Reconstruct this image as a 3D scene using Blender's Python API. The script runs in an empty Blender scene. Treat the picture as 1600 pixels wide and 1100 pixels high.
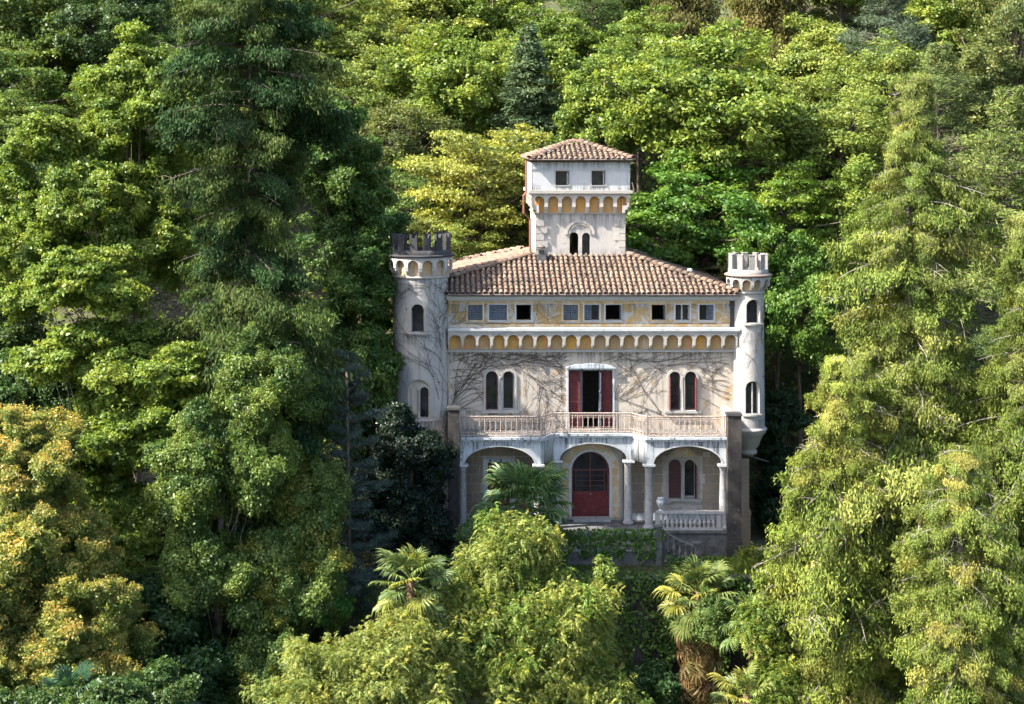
import bpy, bmesh, math, random
import numpy as np
from mathutils import Vector, Matrix

# ------------------------------------------------------------------ camera, sky, sun, exposure
scene = bpy.context.scene
R = math.radians
CAMX, CAMY, CAMZ = -7.656, -78.125, 18.66
FPX, VX, VY = 2500.0, 680.0, 215.0            # focal length and vanishing point of the photograph (1600 x 1100)
cam_d = bpy.data.cameras.new('camera')
cam = bpy.data.objects.new('camera', cam_d)
scene.collection.objects.link(cam)
cam.location = (CAMX, CAMY, CAMZ)
cam.rotation_euler = (R(90), 0, 0)
cam_d.sensor_width = 36.0
cam_d.lens = FPX / 1600 * 36
cam_d.shift_x = (800 - VX) / 1600
cam_d.shift_y = -(550 - VY) / 1600
cam_d.clip_start = 0.5
cam_d.clip_end = 2000
scene.camera = cam

SUN = Vector((-0.95, -0.285, 1.0)).normalized()   # direction towards the sun
sun_d = bpy.data.lights.new('sun', 'SUN')
sun_d.energy = 4.7
sun_d.angle = R(0.55)
sun_d.color = (1.0, 0.945, 0.84)
sun = bpy.data.objects.new('sun', sun_d)
scene.collection.objects.link(sun)
sun.rotation_euler = SUN.to_track_quat('Z', 'Y').to_euler()
sun.location = (-40, -20, 60)

world = bpy.data.worlds.new('World')
scene.world = world
world.use_nodes = True
wn = world.node_tree.nodes
sky = wn.new('ShaderNodeTexSky')
sky.sky_type = 'NISHITA'
sky.sun_disc = False
sky.sun_elevation = math.asin(SUN.z)
sky.sun_rotation = math.atan2(SUN.x, SUN.y)
sky.air_density = 1.0
sky.dust_density = 2.6
wn['Background'].inputs['Strength'].default_value = 0.15
world.node_tree.links.new(sky.outputs[0], wn['Background'].inputs['Color'])

scene.view_settings.view_transform = 'Standard'
scene.view_settings.look = 'None'
scene.view_settings.exposure = 2.08
scene.view_settings.gamma = 1.0
scene.view_settings.use_curve_mapping = False
scene.render.engine = 'CYCLES'
scene.cycles.max_bounces = 5
scene.cycles.diffuse_bounces = 4
scene.cycles.glossy_bounces = 2
scene.cycles.transmission_bounces = 4
scene.cycles.transparent_max_bounces = 4
scene.cycles.use_adaptive_sampling = True
scene.cycles.adaptive_threshold = 0.03
scene.cycles.use_denoising = True
scene.cycles.caustics_reflective = False
scene.cycles.caustics_refractive = False

COL = scene.collection
rnd = random.Random(7)
PI = math.pi


def at(px, py, Y):
    """world X, Z of a photograph pixel for something standing at depth Y"""
    d = (Y - CAMY) / FPX
    return CAMX + (px - VX) * d, CAMZ - (py - VY) * d


def FX(px): return (px - 925) / 32.0
def FZ(py): return (812 - py) / 32.0


# ------------------------------------------------------------------ materials
def new_mat(name):
    m = bpy.data.materials.new(name)
    m.use_nodes = True
    nt = m.node_tree
    b = nt.nodes['Principled BSDF']
    return m, nt, b


def N(nt, t, **kw):
    n = nt.nodes.new(t)
    for k, v in kw.items():
        if k in n.inputs:
            n.inputs[k].default_value = v
        else:
            setattr(n, k, v)
    return n


def noise(nt, vec, scale, detail=4.0, rough=0.6, dist=0.0):
    n = N(nt, 'ShaderNodeTexNoise')
    n.inputs['Scale'].default_value = scale
    n.inputs['Detail'].default_value = detail
    n.inputs['Roughness'].default_value = rough
    n.inputs['Distortion'].default_value = dist
    nt.links.new(vec, n.inputs['Vector'])
    return n.outputs['Fac']


def ramp(nt, fac, lo, hi, a=0.0, b=1.0):
    n = N(nt, 'ShaderNodeMapRange')
    n.inputs['From Min'].default_value = lo
    n.inputs['From Max'].default_value = hi
    n.inputs['To Min'].default_value = a
    n.inputs['To Max'].default_value = b
    n.interpolation_type = 'SMOOTHSTEP'
    nt.links.new(fac, n.inputs['Value'])
    return n.outputs['Result']


def mix(nt, fac, a, b, mode='MIX'):
    n = N(nt, 'ShaderNodeMix', data_type='RGBA', blend_type=mode)
    for sock, v in ((n.inputs[0], fac), (n.inputs[6], a), (n.inputs[7], b)):
        if isinstance(v, (tuple, list)):
            sock.default_value = (*v[:3], 1)
        elif isinstance(v, (int, float)):
            sock.default_value = v
        else:
            nt.links.new(v, sock)
    return n.outputs[2]


def coords(nt, sx=1, sy=1, sz=1):
    tc = N(nt, 'ShaderNodeTexCoord')
    oi = N(nt, 'ShaderNodeObjectInfo')
    mul = N(nt, 'ShaderNodeMath', operation='MULTIPLY')
    nt.links.new(oi.outputs['Random'], mul.inputs[0])
    mul.inputs[1].default_value = 37.0
    add = N(nt, 'ShaderNodeVectorMath', operation='ADD')
    nt.links.new(tc.outputs['Object'], add.inputs[0])
    nt.links.new(mul.outputs[0], add.inputs[1])
    mp = N(nt, 'ShaderNodeMapping')
    mp.inputs['Scale'].default_value = (sx, sy, sz)
    nt.links.new(add.outputs[0], mp.inputs['Vector'])
    return add.outputs[0], mp.outputs[0]


def bump(nt, bsdf, fac, strength=0.3, dist=0.02):
    b = N(nt, 'ShaderNodeBump')
    b.inputs['Strength'].default_value = strength
    b.inputs['Distance'].default_value = dist
    nt.links.new(fac, b.inputs['Height'])
    nt.links.new(b.outputs[0], bsdf.inputs['Normal'])


def plaster(name, base, alt, stain, under, p_under=0.6, p_stain=0.56, rough=0.92, streak=1.0, scale=1.0, objcol=False, lum=0.54, ledges=()):
    m, nt, b = new_mat(name)
    base, alt, stain, under = ([x * lum for x in c_] for c_ in (base, alt, stain, under))
    v, vs = coords(nt, 4.2, 4.2, 0.24)
    if objcol:
        oi = N(nt, 'ShaderNodeObjectInfo')
        base = oi.outputs['Color']
    c = mix(nt, ramp(nt, noise(nt, v, 0.55 * scale, 5, 0.62), 0.35, 0.65), base, alt)
    c = mix(nt, ramp(nt, noise(nt, v, 1.3 * scale, 8, 0.72, 0.6), p_under, p_under + 0.045, 0, 0.85), c, under)
    st = ramp(nt, noise(nt, vs, 1.0 * scale, 6, 0.68), p_stain, p_stain + 0.16, 0, 0.75 * streak)
    c = mix(nt, st, c, stain)
    for zt_, ln_ in ledges:          # rain streaks running down below ledges, damp creeping up (negative length)
        geo = N(nt, 'ShaderNodeNewGeometry')
        sx = N(nt, 'ShaderNodeSeparateXYZ')
        nt.links.new(geo.outputs['Position'], sx.inputs[0])
        fade = ramp(nt, sx.outputs['Z'], zt_ - ln_, zt_, 0, 1)
        cut = N(nt, 'ShaderNodeMath', operation='LESS_THAN' if ln_ > 0 else 'GREATER_THAN')
        nt.links.new(sx.outputs['Z'], cut.inputs[0])
        cut.inputs[1].default_value = zt_
        m1 = N(nt, 'ShaderNodeMath', operation='MULTIPLY')
        nt.links.new(fade, m1.inputs[0]); nt.links.new(cut.outputs[0], m1.inputs[1])
        m2 = N(nt, 'ShaderNodeMath', operation='MULTIPLY')
        nt.links.new(m1.outputs[0], m2.inputs[0])
        nt.links.new(ramp(nt, noise(nt, vs, 1.7 * scale, 6, 0.72), 0.42, 0.62, 0, 0.85), m2.inputs[1])
        c = mix(nt, m2.outputs[0], c, [x * 0.6 for x in stain])
    sp = ramp(nt, noise(nt, v, 7 * scale, 5, 0.7), 0.56, 0.75, 0, 0.45)
    c = mix(nt, sp, c, stain)
    nt.links.new(c, b.inputs['Base Color'])
    b.inputs['Roughness'].default_value = rough
    b.inputs['Specular IOR Level'].default_value = 0.2
    bump(nt, b, noise(nt, v, 9, 6, 0.7), 0.5, 0.025)
    return m


def plain(name, col, rough=0.7, alt=None, nscale=6.0, metal=0.0, spec=0.3, bumpy=0.0):
    m, nt, b = new_mat(name)
    v, _ = coords(nt)
    alt = alt or tuple(x * 0.6 for x in col)
    c = mix(nt, ramp(nt, noise(nt, v, nscale, 6, 0.7), 0.38, 0.68), col, alt)
    nt.links.new(c, b.inputs['Base Color'])
    b.inputs['Roughness'].default_value = rough
    b.inputs['Metallic'].default_value = metal
    b.inputs['Specular IOR Level'].default_value = spec
    if bumpy:
        bump(nt, b, noise(nt, v, nscale * 2, 6, 0.7), bumpy, 0.03)
    return m


def leaf_mat(name, gloss=0.28, trans=0.43, rough=0.45, tip=None, tip_lo=0.5, tip_hi=0.8):
    """foliage: colour from the plant's own object colour, varied leaf by leaf through the 'tone' attribute"""
    m, nt, b = new_mat(name)
    out = nt.nodes['Material Output']
    oi = N(nt, 'ShaderNodeObjectInfo')
    at_ = N(nt, 'ShaderNodeAttribute', attribute_name='tone')
    m1 = N(nt, 'ShaderNodeMath', operation='MULTIPLY_ADD')
    m1.inputs[1].default_value = 0.74
    nt.links.new(at_.outputs['Fac'], m1.inputs[0])
    m2 = N(nt, 'ShaderNodeMath', operation='MULTIPLY')
    m2.inputs[1].default_value = 0.26
    nt.links.new(oi.outputs['Random'], m2.inputs[0])
    nt.links.new(m2.outputs[0], m1.inputs[2])
    t = m1.outputs[0]
    hsv = N(nt, 'ShaderNodeHueSaturation')
    pn = noise(nt, N(nt, 'ShaderNodeNewGeometry').outputs['Position'], 0.45, 3, 0.6)
    m3 = N(nt, 'ShaderNodeMath', operation='MULTIPLY_ADD')      # drifts of older and younger leaves through a crown
    nt.links.new(pn, m3.inputs[0])
    m3.inputs[1].default_value = 1.1
    m4 = N(nt, 'ShaderNodeMath', operation='SUBTRACT')
    nt.links.new(t, m4.inputs[0])
    m4.inputs[1].default_value = 0.55
    nt.links.new(m4.outputs[0], m3.inputs[2])
    t = m3.outputs[0]
    h = ramp(nt, t, 0, 1, 0.526, 0.474)
    val = ramp(nt, t, 0, 1, 0.62, 1.42)
    nt.links.new(h, hsv.inputs['Hue'])
    nt.links.new(val, hsv.inputs['Value'])
    src = oi.outputs['Color']
    if tip is not None:
        src = mix(nt, ramp(nt, at_.outputs['Fac'], tip_lo, tip_hi), src, tip)
    nt.links.new(src, hsv.inputs['Color'])
    nt.links.new(hsv.outputs[0], b.inputs['Base Color'])
    b.inputs['Roughness'].default_value = rough
    b.inputs['Specular IOR Level'].default_value = gloss
    tr = N(nt, 'ShaderNodeBsdfTranslucent')
    c2 = mix(nt, 1.0, hsv.outputs[0], (1.1, 1.0, 0.6), 'MULTIPLY')
    nt.links.new(c2, tr.inputs['Color'])
    ms = N(nt, 'ShaderNodeMixShader')
    ms.inputs[0].default_value = trans
    nt.links.new(b.outputs[0], ms.inputs[1])
    nt.links.new(tr.outputs[0], ms.inputs[2])
    nt.links.new(ms.outputs[0], out.inputs['Surface'])
    return m


def tile_mat():
    m, nt, b = new_mat('terracotta')
    v, _ = coords(nt)
    geo = N(nt, 'ShaderNodeNewGeometry')
    oi = N(nt, 'ShaderNodeObjectInfo')
    ad = N(nt, 'ShaderNodeMath', operation='ADD')
    nt.links.new(geo.outputs['Random Per Island'], ad.inputs[0])
    nt.links.new(oi.outputs['Random'], ad.inputs[1])
    fr = N(nt, 'ShaderNodeMath', operation='FRACT')
    nt.links.new(ad.outputs[0], fr.inputs[0])
    cr = N(nt, 'ShaderNodeValToRGB')
    els = cr.color_ramp.elements
    els[0].color = (0.160, 0.106, 0.078, 1)
    els[1].color = (0.160, 0.120, 0.088, 1)
    for p, c in ((0.25, (0.195, 0.135, 0.098, 1)), (0.45, (0.120, 0.078, 0.058, 1)), (0.62, (0.225, 0.168, 0.122, 1)), (0.82, (0.165, 0.102, 0.070, 1))):
        e = els.new(p)
        e.color = c
    nt.links.new(fr.outputs[0], cr.inputs[0])
    c = mix(nt, ramp(nt, noise(nt, N(nt, 'ShaderNodeNewGeometry').outputs['Position'], 0.8, 7, 0.75), 0.46, 0.66, 0, 0.8), cr.outputs[0], (0.060, 0.050, 0.042))
    nt.links.new(c, b.inputs['Base Color'])
    b.inputs['Roughness'].default_value = 0.9
    b.inputs['Specular IOR Level'].default_value = 0.2
    bump(nt, b, noise(nt, v, 22, 4, 0.7), 0.3, 0.01)
    return m


M = {}
M['wall'] = plaster('aged_plaster', (0.77, 0.66, 0.535), (0.67, 0.595, 0.51), (0.34, 0.295, 0.26), (0.66, 0.47, 0.28), 0.56, 0.53, streak=0.95, ledges=((8.22, 0.75), (5.32, 0.45), (4.42, -0.7)))
M['attic'] = plaster('ochre_plaster', (0.66, 0.62, 0.55), (0.58, 0.56, 0.53), (0.30, 0.28, 0.27), (0.60, 0.39, 0.13), 0.46, 0.57, scale=1.3, ledges=((10.72, 0.9), (9.4, -0.35)))
M['tower'] = plaster('tower_plaster', (0.72, 0.65, 0.57), (0.64, 0.60, 0.56), (0.42, 0.39, 0.37), (0.60, 0.47, 0.36), 0.60, 0.58, streak=0.8, ledges=((14.8, 1.6), (12.65, -0.5)))
M['white'] = plaster('limewash', (0.76, 0.75, 0.73), (0.68, 0.69, 0.70), (0.30, 0.30, 0.31), (0.62, 0.50, 0.34), 0.64, 0.57, ledges=((17.6, 0.9), (16.0, -0.4)))
M['shaft'] = plaster('turret_plaster', (0.62, 0.585, 0.54), (0.53, 0.515, 0.50), (0.36, 0.36, 0.37), (0.60, 0.48, 0.35), 0.62, 0.54, ledges=((11.9, 1.6), (9.2, 0.8), (5.0, 0.9)))
M['fascia'] = plaster('mouldy_limewash', (0.66, 0.68, 0.69), (0.54, 0.57, 0.60), (0.09, 0.10, 0.12), (0.35, 0.35, 0.36), 0.60, 0.50, streak=1.25, scale=1.5, lum=0.66, ledges=((4.21, 0.6),))
M['panel'] = plaster('painted_panel', (0.5, 0.3, 0.1), (0.50, 0.33, 0.15), (0.30, 0.22, 0.17), (0.58, 0.50, 0.43), 0.60, 0.56, scale=2.5, objcol=True, lum=0.8)
M['trim'] = plaster('stone_trim', (0.60, 0.55, 0.49), (0.52, 0.49, 0.45), (0.26, 0.25, 0.24), (0.55, 0.42, 0.26), 0.66, 0.58, scale=2)
M['dark_stone'] = plaster('lichen_stone', (0.145, 0.14, 0.145), (0.085, 0.085, 0.09), (0.04, 0.04, 0.042), (0.26, 0.25, 0.24), 0.64, 0.55, scale=2.2, lum=0.36)
M['pier'] = plaster('weathered_pier', (0.150, 0.132, 0.122), (0.085, 0.077, 0.074), (0.035, 0.033, 0.033), (0.46, 0.43, 0.40), 0.60, 0.52, scale=3.2, lum=0.36)
M['ashlar'] = plaster('ashlar_stone', (0.46, 0.36, 0.265), (0.38, 0.315, 0.25), (0.24, 0.20, 0.165), (0.50, 0.36, 0.22), 0.60, 0.58, scale=2.5)
M['merlon'] = plaster('merlon_stone', (0.52, 0.48, 0.44), (0.42, 0.40, 0.38), (0.20, 0.19, 0.18), (0.55, 0.50, 0.45), 0.62, 0.54, scale=2.2, lum=0.46)
M['joint'] = plain('lime_joint', (0.40, 0.36, 0.31), 0.95)
M['ochre'] = plaster('ochre_paint', (0.58, 0.38, 0.16), (0.62, 0.48, 0.28), (0.38, 0.28, 0.17), (0.64, 0.58, 0.51), 0.50, 0.6, scale=2.4, lum=0.74)
M['column'] = plain('granite', (0.31, 0.30, 0.29), 0.85, (0.21, 0.205, 0.205), 5, bumpy=0.2)
M['concrete'] = plain('old_cement', (0.105, 0.103, 0.10), 0.95, (0.05, 0.05, 0.05), 3, bumpy=0.3)
M['terracotta'] = tile_mat()
M['underlay'] = plain('roof_bed', (0.05, 0.036, 0.028), 0.95)
M['iron'] = plain('painted_iron', (0.35, 0.30, 0.26), 0.7, (0.22, 0.13, 0.09), 9)
M['red'] = plain('red_paint', (0.098, 0.016, 0.017), 0.8, (0.125, 0.034, 0.030), 3)
M['maroon'] = plain('maroon_paint', (0.085, 0.034, 0.031), 0.75, (0.065, 0.03, 0.03), 4)
M['blue'] = plain('blue_grey_paint', (0.095, 0.115, 0.145), 0.7, (0.06, 0.07, 0.09), 5)
M['frame'] = plain('white_wood', (0.38, 0.38, 0.37), 0.7, (0.25, 0.25, 0.25), 7)
M['pipe'] = plain('copper_pipe', (0.30, 0.115, 0.075), 0.5, (0.22, 0.10, 0.07), 5, 0.4)
M['lead'] = plain('gutter_metal', (0.17, 0.13, 0.11), 0.6, (0.10, 0.08, 0.075), 5, 0.3)
M['bark'] = plain('bark', (0.115, 0.09, 0.07), 0.95, (0.055, 0.045, 0.038), 7, bumpy=0.5)
M['pale_bark'] = plain('pale_bark', (0.22, 0.195, 0.17), 0.95, (0.13, 0.11, 0.095), 7, bumpy=0.4)
M['vine'] = plain('vine_stem', (0.10, 0.075, 0.062), 0.95, (0.06, 0.048, 0.043), 9)
M['fibre'] = plain('palm_fibre', (0.17, 0.10, 0.055), 0.98, (0.07, 0.045, 0.03), 12, bumpy=0.6)
M['leaf'] = leaf_mat('leaf')
M['needle'] = leaf_mat('needle', 0.1, 0.25, 0.7)
M['tipped_leaf'] = leaf_mat('tipped_leaf', tip=(0.43, 0.315, 0.06), tip_lo=0.64, tip_hi=1.15)
M['vine_leaf'] = leaf_mat('vine_leaf', trans=0.42, tip=(0.30, 0.295, 0.065), tip_lo=0.62, tip_hi=1.0)
M['glossy_leaf'] = leaf_mat('glossy_leaf', 0.3, 0.22, 0.42)
M['dark'] = plain('dim_interior', (0.10, 0.09, 0.08), 0.95)
gm, gnt, gb = new_mat('window_glass')
gv, _ = coords(gnt)
gnt.links.new(mix(gnt, ramp(gnt, noise(gnt, gv, 2, 4), 0.35, 0.7), (0.012, 0.013, 0.015), (0.03, 0.032, 0.036)), gb.inputs['Base Color'])
gb.inputs['Roughness'].default_value = 0.12
gb.inputs['Specular IOR Level'].default_value = 0.5
M['glass'] = gm


# ------------------------------------------------------------------ builders
def put(name, me, mat, parent=None, smooth=False, color=None):
    ob = bpy.data.objects.new(name, me)
    COL.objects.link(ob)
    if mat is not None and not me.materials:
        me.materials.append(M[mat] if isinstance(mat, str) else mat)
    if smooth:
        me.polygons.foreach_set('use_smooth', [True] * len(me.polygons))
    if parent is not None:
        ob.parent = parent
    if color is not None:
        ob.color = (*color, 1)
    return ob


def tag(ob, label=None, cat=None, group=None, kind=None):
    if label: ob['label'] = label
    if cat: ob['category'] = cat
    if group: ob['group'] = group
    if kind: ob['kind'] = kind
    return ob


def empty(name, loc, label=None, cat=None, group=None):
    e = bpy.data.objects.new(name, None)
    e.empty_display_size = 0.3
    COL.objects.link(e)
    e.location = loc
    return tag(e, label, cat, group)


class MB:
    def __init__(s):
        s.v, s.f = [], []

    def add(s, v, f):
        o = len(s.v)
        s.v += [tuple(p) for p in v]
        s.f += [tuple(i + o for i in q) for q in f]
        return s

    def box(s, x0, x1, y0, y1, z0, z1, top=0.0):
        """box; top > 0 insets the upper face (a bevelled cap)"""
        t = top
        v = [(x0, y0, z0), (x1, y0, z0), (x1, y1, z0), (x0, y1, z0),
             (x0 + t, y0 + t, z1), (x1 - t, y0 + t, z1), (x1 - t, y1 - t, z1), (x0 + t, y1 - t, z1)]
        return s.add(v, [(3, 2, 1, 0), (4, 5, 6, 7), (0, 1, 5, 4), (1, 2, 6, 5), (2, 3, 7, 6), (3, 0, 4, 7)])

    def tube(s, pts, rad, n=6, cap=True):
        pts = [Vector(p) for p in pts]
        if not isinstance(rad, (list, tuple)):
            rad = [rad] * len(pts)
        vs = []
        for i, p in enumerate(pts):
            a = pts[max(i - 1, 0)]
            c = pts[min(i + 1, len(pts) - 1)]
            t = (c - a)
            t = t.normalized() if t.length > 1e-9 else Vector((0, 0, 1))
            ref = Vector((0, 0, 1)) if abs(t.z) < 0.9 else Vector((0, 1, 0))
            u = t.cross(ref).normalized()
            w = t.cross(u)
            for k in range(n):
                an = 2 * PI * k / n
                vs.append(p + (u * math.cos(an) + w * math.sin(an)) * rad[i])
        fs = []
        for i in range(len(pts) - 1):
            for k in range(n):
                a, b = i * n + k, i * n + (k + 1) % n
                fs.append((a, a + n, b + n, b))
        if cap:
            fs.append(tuple(range(n)))
            fs.append(tuple(reversed(range(len(vs) - n, len(vs)))))
        return s.add(vs, fs)

    def lathe(s, prof, cx=0, cy=0, n=16, a0=-PI, a1=PI, cap=True):
        full = abs((a1 - a0) - 2 * PI) < 1e-6
        m = n if full else n + 1
        vs = []
        for r, z in prof:
            for k in range(m):
                a = a0 + (a1 - a0) * k / n
                vs.append((cx + r * math.sin(a), cy - r * math.cos(a), z))
        fs = []
        for i in range(len(prof) - 1):
            for k in range(n):
                a, b = i * m + k, i * m + (k + 1) % m
                fs.append((a, b, b + m, a + m))
        if cap and full:
            fs.append(tuple(reversed(range(m))))
            fs.append(tuple(range(len(vs) - m, len(vs))))
        return s.add(vs, fs)

    def mesh(s, name):
        me = bpy.data.meshes.new(name)
        me.from_pydata(s.v, [], s.f)
        me.update()
        return me

    def build(s, name, mat, parent=None, smooth=False, color=None):
        return put(name, s.mesh(name), mat, parent, smooth, color)


def flat(loops, thick, y0=0.0, bend=None, zmode=False):
    """a slab cut out of the XZ plane (holes allowed), front at y0; returns verts, faces"""
    cu = bpy.data.curves.new('t', 'CURVE')
    cu.dimensions = '2D'
    cu.fill_mode = 'BOTH'
    cu.extrude = thick / 2
    for lp in loops:
        sp = cu.splines.new('POLY')
        sp.points.add(len(lp) - 1)
        for p, (x, z) in zip(sp.points, lp):
            p.co = (x, z, 0, 1)
        sp.use_cyclic_u = True
    ob = bpy.data.objects.new('t', cu)
    me = bpy.data.meshes.new_from_object(ob)
    vs = [tuple(v.co) for v in me.vertices]
    fs = [tuple(p.vertices) for p in me.polygons]
    bpy.data.objects.remove(ob)
    bpy.data.curves.remove(cu)
    bpy.data.meshes.remove(me)
    if zmode:
        return [(x, y, y0 + thick / 2 + z) for x, y, z in vs], fs
    out = [(x, y0 + thick / 2 - z, y) for x, y, z in vs]
    if bend:
        r, cx, cy = bend     # y = -depth towards the outside, wrapped round a vertical axis
        out = [(cx + (r - y) * math.sin(x / r), cy - (r - y) * math.cos(x / r), z) for x, y, z in out]
    return out, fs


def slab(name, loops, thick, y0, mat, parent, color=None, zmode=False):
    mb = MB()
    mb.add(*flat(loops, thick, y0, zmode=zmode))
    return mb.build(name, mat, parent, color=color)


def rect(x0, x1, z0, z1): return [(x0, z0), (x1, z0), (x1, z1), (x0, z1)]


def arch(cx, w, z0, zs, rise=None, n=12):
    rise = w / 2 if rise is None else rise
    pts = [(cx - w / 2, z0), (cx + w / 2, z0)]
    for i in range(n + 1):
        a = PI * i / n
        pts.append((cx + w / 2 * math.cos(a), zs + rise * math.sin(a)))
    return pts


def notch(x0, x1, zb, zt, ax0, ax1, zs, rise, n=14):
    """rectangle with an arch cut out of its lower edge"""
    c, w = (ax0 + ax1) / 2, ax1 - ax0
    pts = [(x0, zt), (x0, zb), (ax0, zb)]
    for i in range(n + 1):
        a = PI - PI * i / n
        pts.append((c + w / 2 * math.cos(a), zs + rise * math.sin(a)))
    pts += [(ax1, zb), (x1, zb), (x1, zt)]
    return pts


def dup(ob, parent=None, loc=None, rz=None, scale=None, color=None, name=None):
    c = ob.copy()
    COL.objects.link(c)
    if parent is not None: c.parent = parent
    if loc is not None: c.location = loc
    if rz is not None: c.rotation_euler = (0, 0, rz)
    if scale is not None: c.scale = scale
    if color is not None: c.color = (*color, 1)
    return c
# ================================================================== the ground
def sstep(a, b, x):
    t = min(max((x - a) / (b - a), 0), 1)
    return t * t * (3 - 2 * t)


def ground_z(x, y):
    if y >= 9.5: terr = -1.2 + (y - 9.5) * 0.62
    elif y >= -6.75: terr = -1.2
    else: terr = -5.6 - 0.28 * (-6.75 - y)
    if x < -6 and y < -3: terr = terr + (min(-1.2, 0.62 * (y + 3) - 1.2) - terr) * sstep(-7.5, -10, x) if y > -9 else terr
    nat = 0.56 * y - 0.9 if y > -10 else -6.5 - 0.28 * (-10 - y)
    if y > 9.5: nat = max(nat, terr)
    w = sstep(10.5, 17, abs(x + 0.7))
    bump_ = 0.25 * math.sin(x * 0.31 + 1) * math.sin(y * 0.27) + 0.15 * math.sin(x * 0.8 + y * 0.6)
    return terr * (1 - w) + nat * w + bump_ * (0.25 + 0.75 * w if y < 9.5 else 1)


gx = [-320, -240, -180, -140, -110, -85, -70] + [-60 + 1.5 * i for i in range(81)] + [70, 85, 110, 140, 180, 240, 320]
gy = [-320, -240, -180, -140, -110, -90, -75, -62] + [-52 + 2.5 * i for i in range(17)] + [-9.5, -8.2, -7.4, -6.95, -6.6, -6, -5, -3.5, -2, 0, 2, 4, 6, 8, 9.5] + [11 + 2 * i for i in range(32)] + [80, 95, 115, 140, 180, 240, 320]
gv_, gf_ = [], []
for y in gy:
    for x in gx:
        gv_.append((x, y, ground_z(x, y)))
W_ = len(gx)
for j in range(len(gy) - 1):
    for i in range(W_ - 1):
        a = j * W_ + i
        gf_.append((a, a + 1, a + 1 + W_, a + W_))
gm_, gnt_, gb_ = new_mat('forest_floor')
gvv, _ = coords(gnt_)
c_ = mix(gnt_, ramp(gnt_, noise(gnt_, gvv, 0.35, 6, 0.7), 0.4, 0.6), (0.045, 0.036, 0.024), (0.05, 0.062, 0.020))
c_ = mix(gnt_, ramp(gnt_, noise(gnt_, gvv, 3.0, 6, 0.7), 0.5, 0.75), c_, (0.085, 0.062, 0.038))
gnt_.links.new(c_, gb_.inputs['Base Color'])
gb_.inputs['Roughness'].default_value = 1.0
bump(gnt_, gb_, noise(gnt_, gvv, 4, 6, 0.7), 0.8, 0.15)
mb = MB(); mb.v, mb.f = gv_, gf_
tag(mb.build('hillside_ground', gm_, None, True), kind='structure')

# ================================================================== the villa
villa = empty('castle_villa', (0, 0, 0), 'pale castle villa with tiled roof, square tower and two crenellated round towers', 'villa')
WT = 0.42
XL, XR = -7.05, 7.1
ZB, ZG, ZA, ZE = -1.2, 4.25, 9.3, 11.05


def lrect(px0, px1, py0, py1): return rect(FX(px0), FX(px1), FZ(py1), FZ(py0))


# ---- openings
attic = [(731, 754, 'shut'), (764, 792, 'shut'), (806.5, 830, 'open'), (880, 903, 'shut'), (913, 936.5, 'half'), (946, 970, 'open'),
         (1018, 1039, 'open'), (1055, 1077.5, 'glass'), (1092.5, 1115, 'half')]
lights_up = {'left': [(759, 778), (785, 804)], 'right': [(1045.5, 1063), (1070, 1088)]}
UPZ0, UPZS = FZ(641), FZ(589)
attic_loops = [rect(XL, XR, ZA, ZE)] + [lrect(a, b, 476, 500) for a, b, _ in attic]
main_loops = [rect(XL, XR, ZG, ZA)]
for k in lights_up:
    for a, b in lights_up[k]:
        main_loops.append(arch(FX((a + b) / 2), (b - a) / 32, UPZ0, UPZS))
BD = (FX(888), FX(957), 4.42, FZ(578))
main_loops.append(rect(*BD))
GB = [(1044.5, 1064), (1069, 1088)]
GBZ0, GBZS = FZ(778.5), FZ(727)
gl_loops = [rect(XL, XR, ZB, ZG), arch(FX(922.5), 59 / 32, 0.12, FZ(705) - 59 / 64), lrect(762, 797, 722, 790)]
for a, b in GB:
    gl_loops.append(arch(FX((a + b) / 2), (b - a) / 32, GBZ0, GBZS))
slab('attic_wall', attic_loops, WT, 0, 'attic', villa)
slab('main_wall', main_loops, WT, 0, 'wall', villa)
slab('ground_floor_wall', gl_loops, WT, 0, 'joint', villa)
HB = 11.0
MB().box(-9.3, -8.9, 0.5, HB, -1.2, ZE).build('side_wall', 'wall', villa)
MB().box(XR - 0.35, XR - 0.003, WT, HB, -1.2, ZE).build('side_wall', 'wall', villa)
MB().box(-8.9, XR - 0.35, HB - 0.35, HB, -1.2, ZE).build('back_wall', 'wall', villa)
MB().box(-9.3, XL, 0.12, 0.5, -1.2, ZE).build('corner_wall', 'wall', villa)
for z in (-0.2, 4.1, 8.9):
    MB().box(-8.9, XR - 0.35, WT, HB - 0.35, z, z + 0.2).build('floor_slab', 'dark', villa)
MB().box(-8.85, XR - 0.4, 4.6, 4.8, -1.2, ZE).build('partition_wall', 'dark', villa)

# ---- mouldings on the front
mb = MB().box(XL, XR + 0.05, -0.50, -0.003, 9.27, 9.40).box(XL, XR + 0.02, -0.40, -0.004, 9.18, 9.267)
mb.build('string_course', 'white', villa)
mb = MB().box(XL - 0.1, XR + 0.1, -0.32, -0.003, 10.80, 11.0).box(XL, XR + 0.08, -0.22, -0.004, 10.72, 10.797)
mb.build('eave_cornice', 'white', villa)
MB().tube([(XL, -0.50, 11.03), (XR - 0.05, -0.50, 11.03)], 0.06, 8).build('gutter', 'lead', villa)
MB().box(XL + 0.05, XR - 0.4, -0.035, -0.003, 10.56, 10.715).build('painted_frieze', 'ochre', villa)
MB().box(XL + 0.05, XR - 0.4, -0.045, -0.003, 9.405, 9.56).build('painted_frieze', 'ochre', villa)
MB().box(XR - 0.36, XR + 0.02, -0.06, -0.004, 9.42, 10.70).box(XR - 0.40, XR + 0.06, -0.10, -0.005, 10.42, 10.56).build('corner_pilaster', 'dark_stone', villa)
MB().box(XL, XR, -0.12, -0.003, 8.20, 8.31, ).build('lower_moulding', 'trim', villa)

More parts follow.
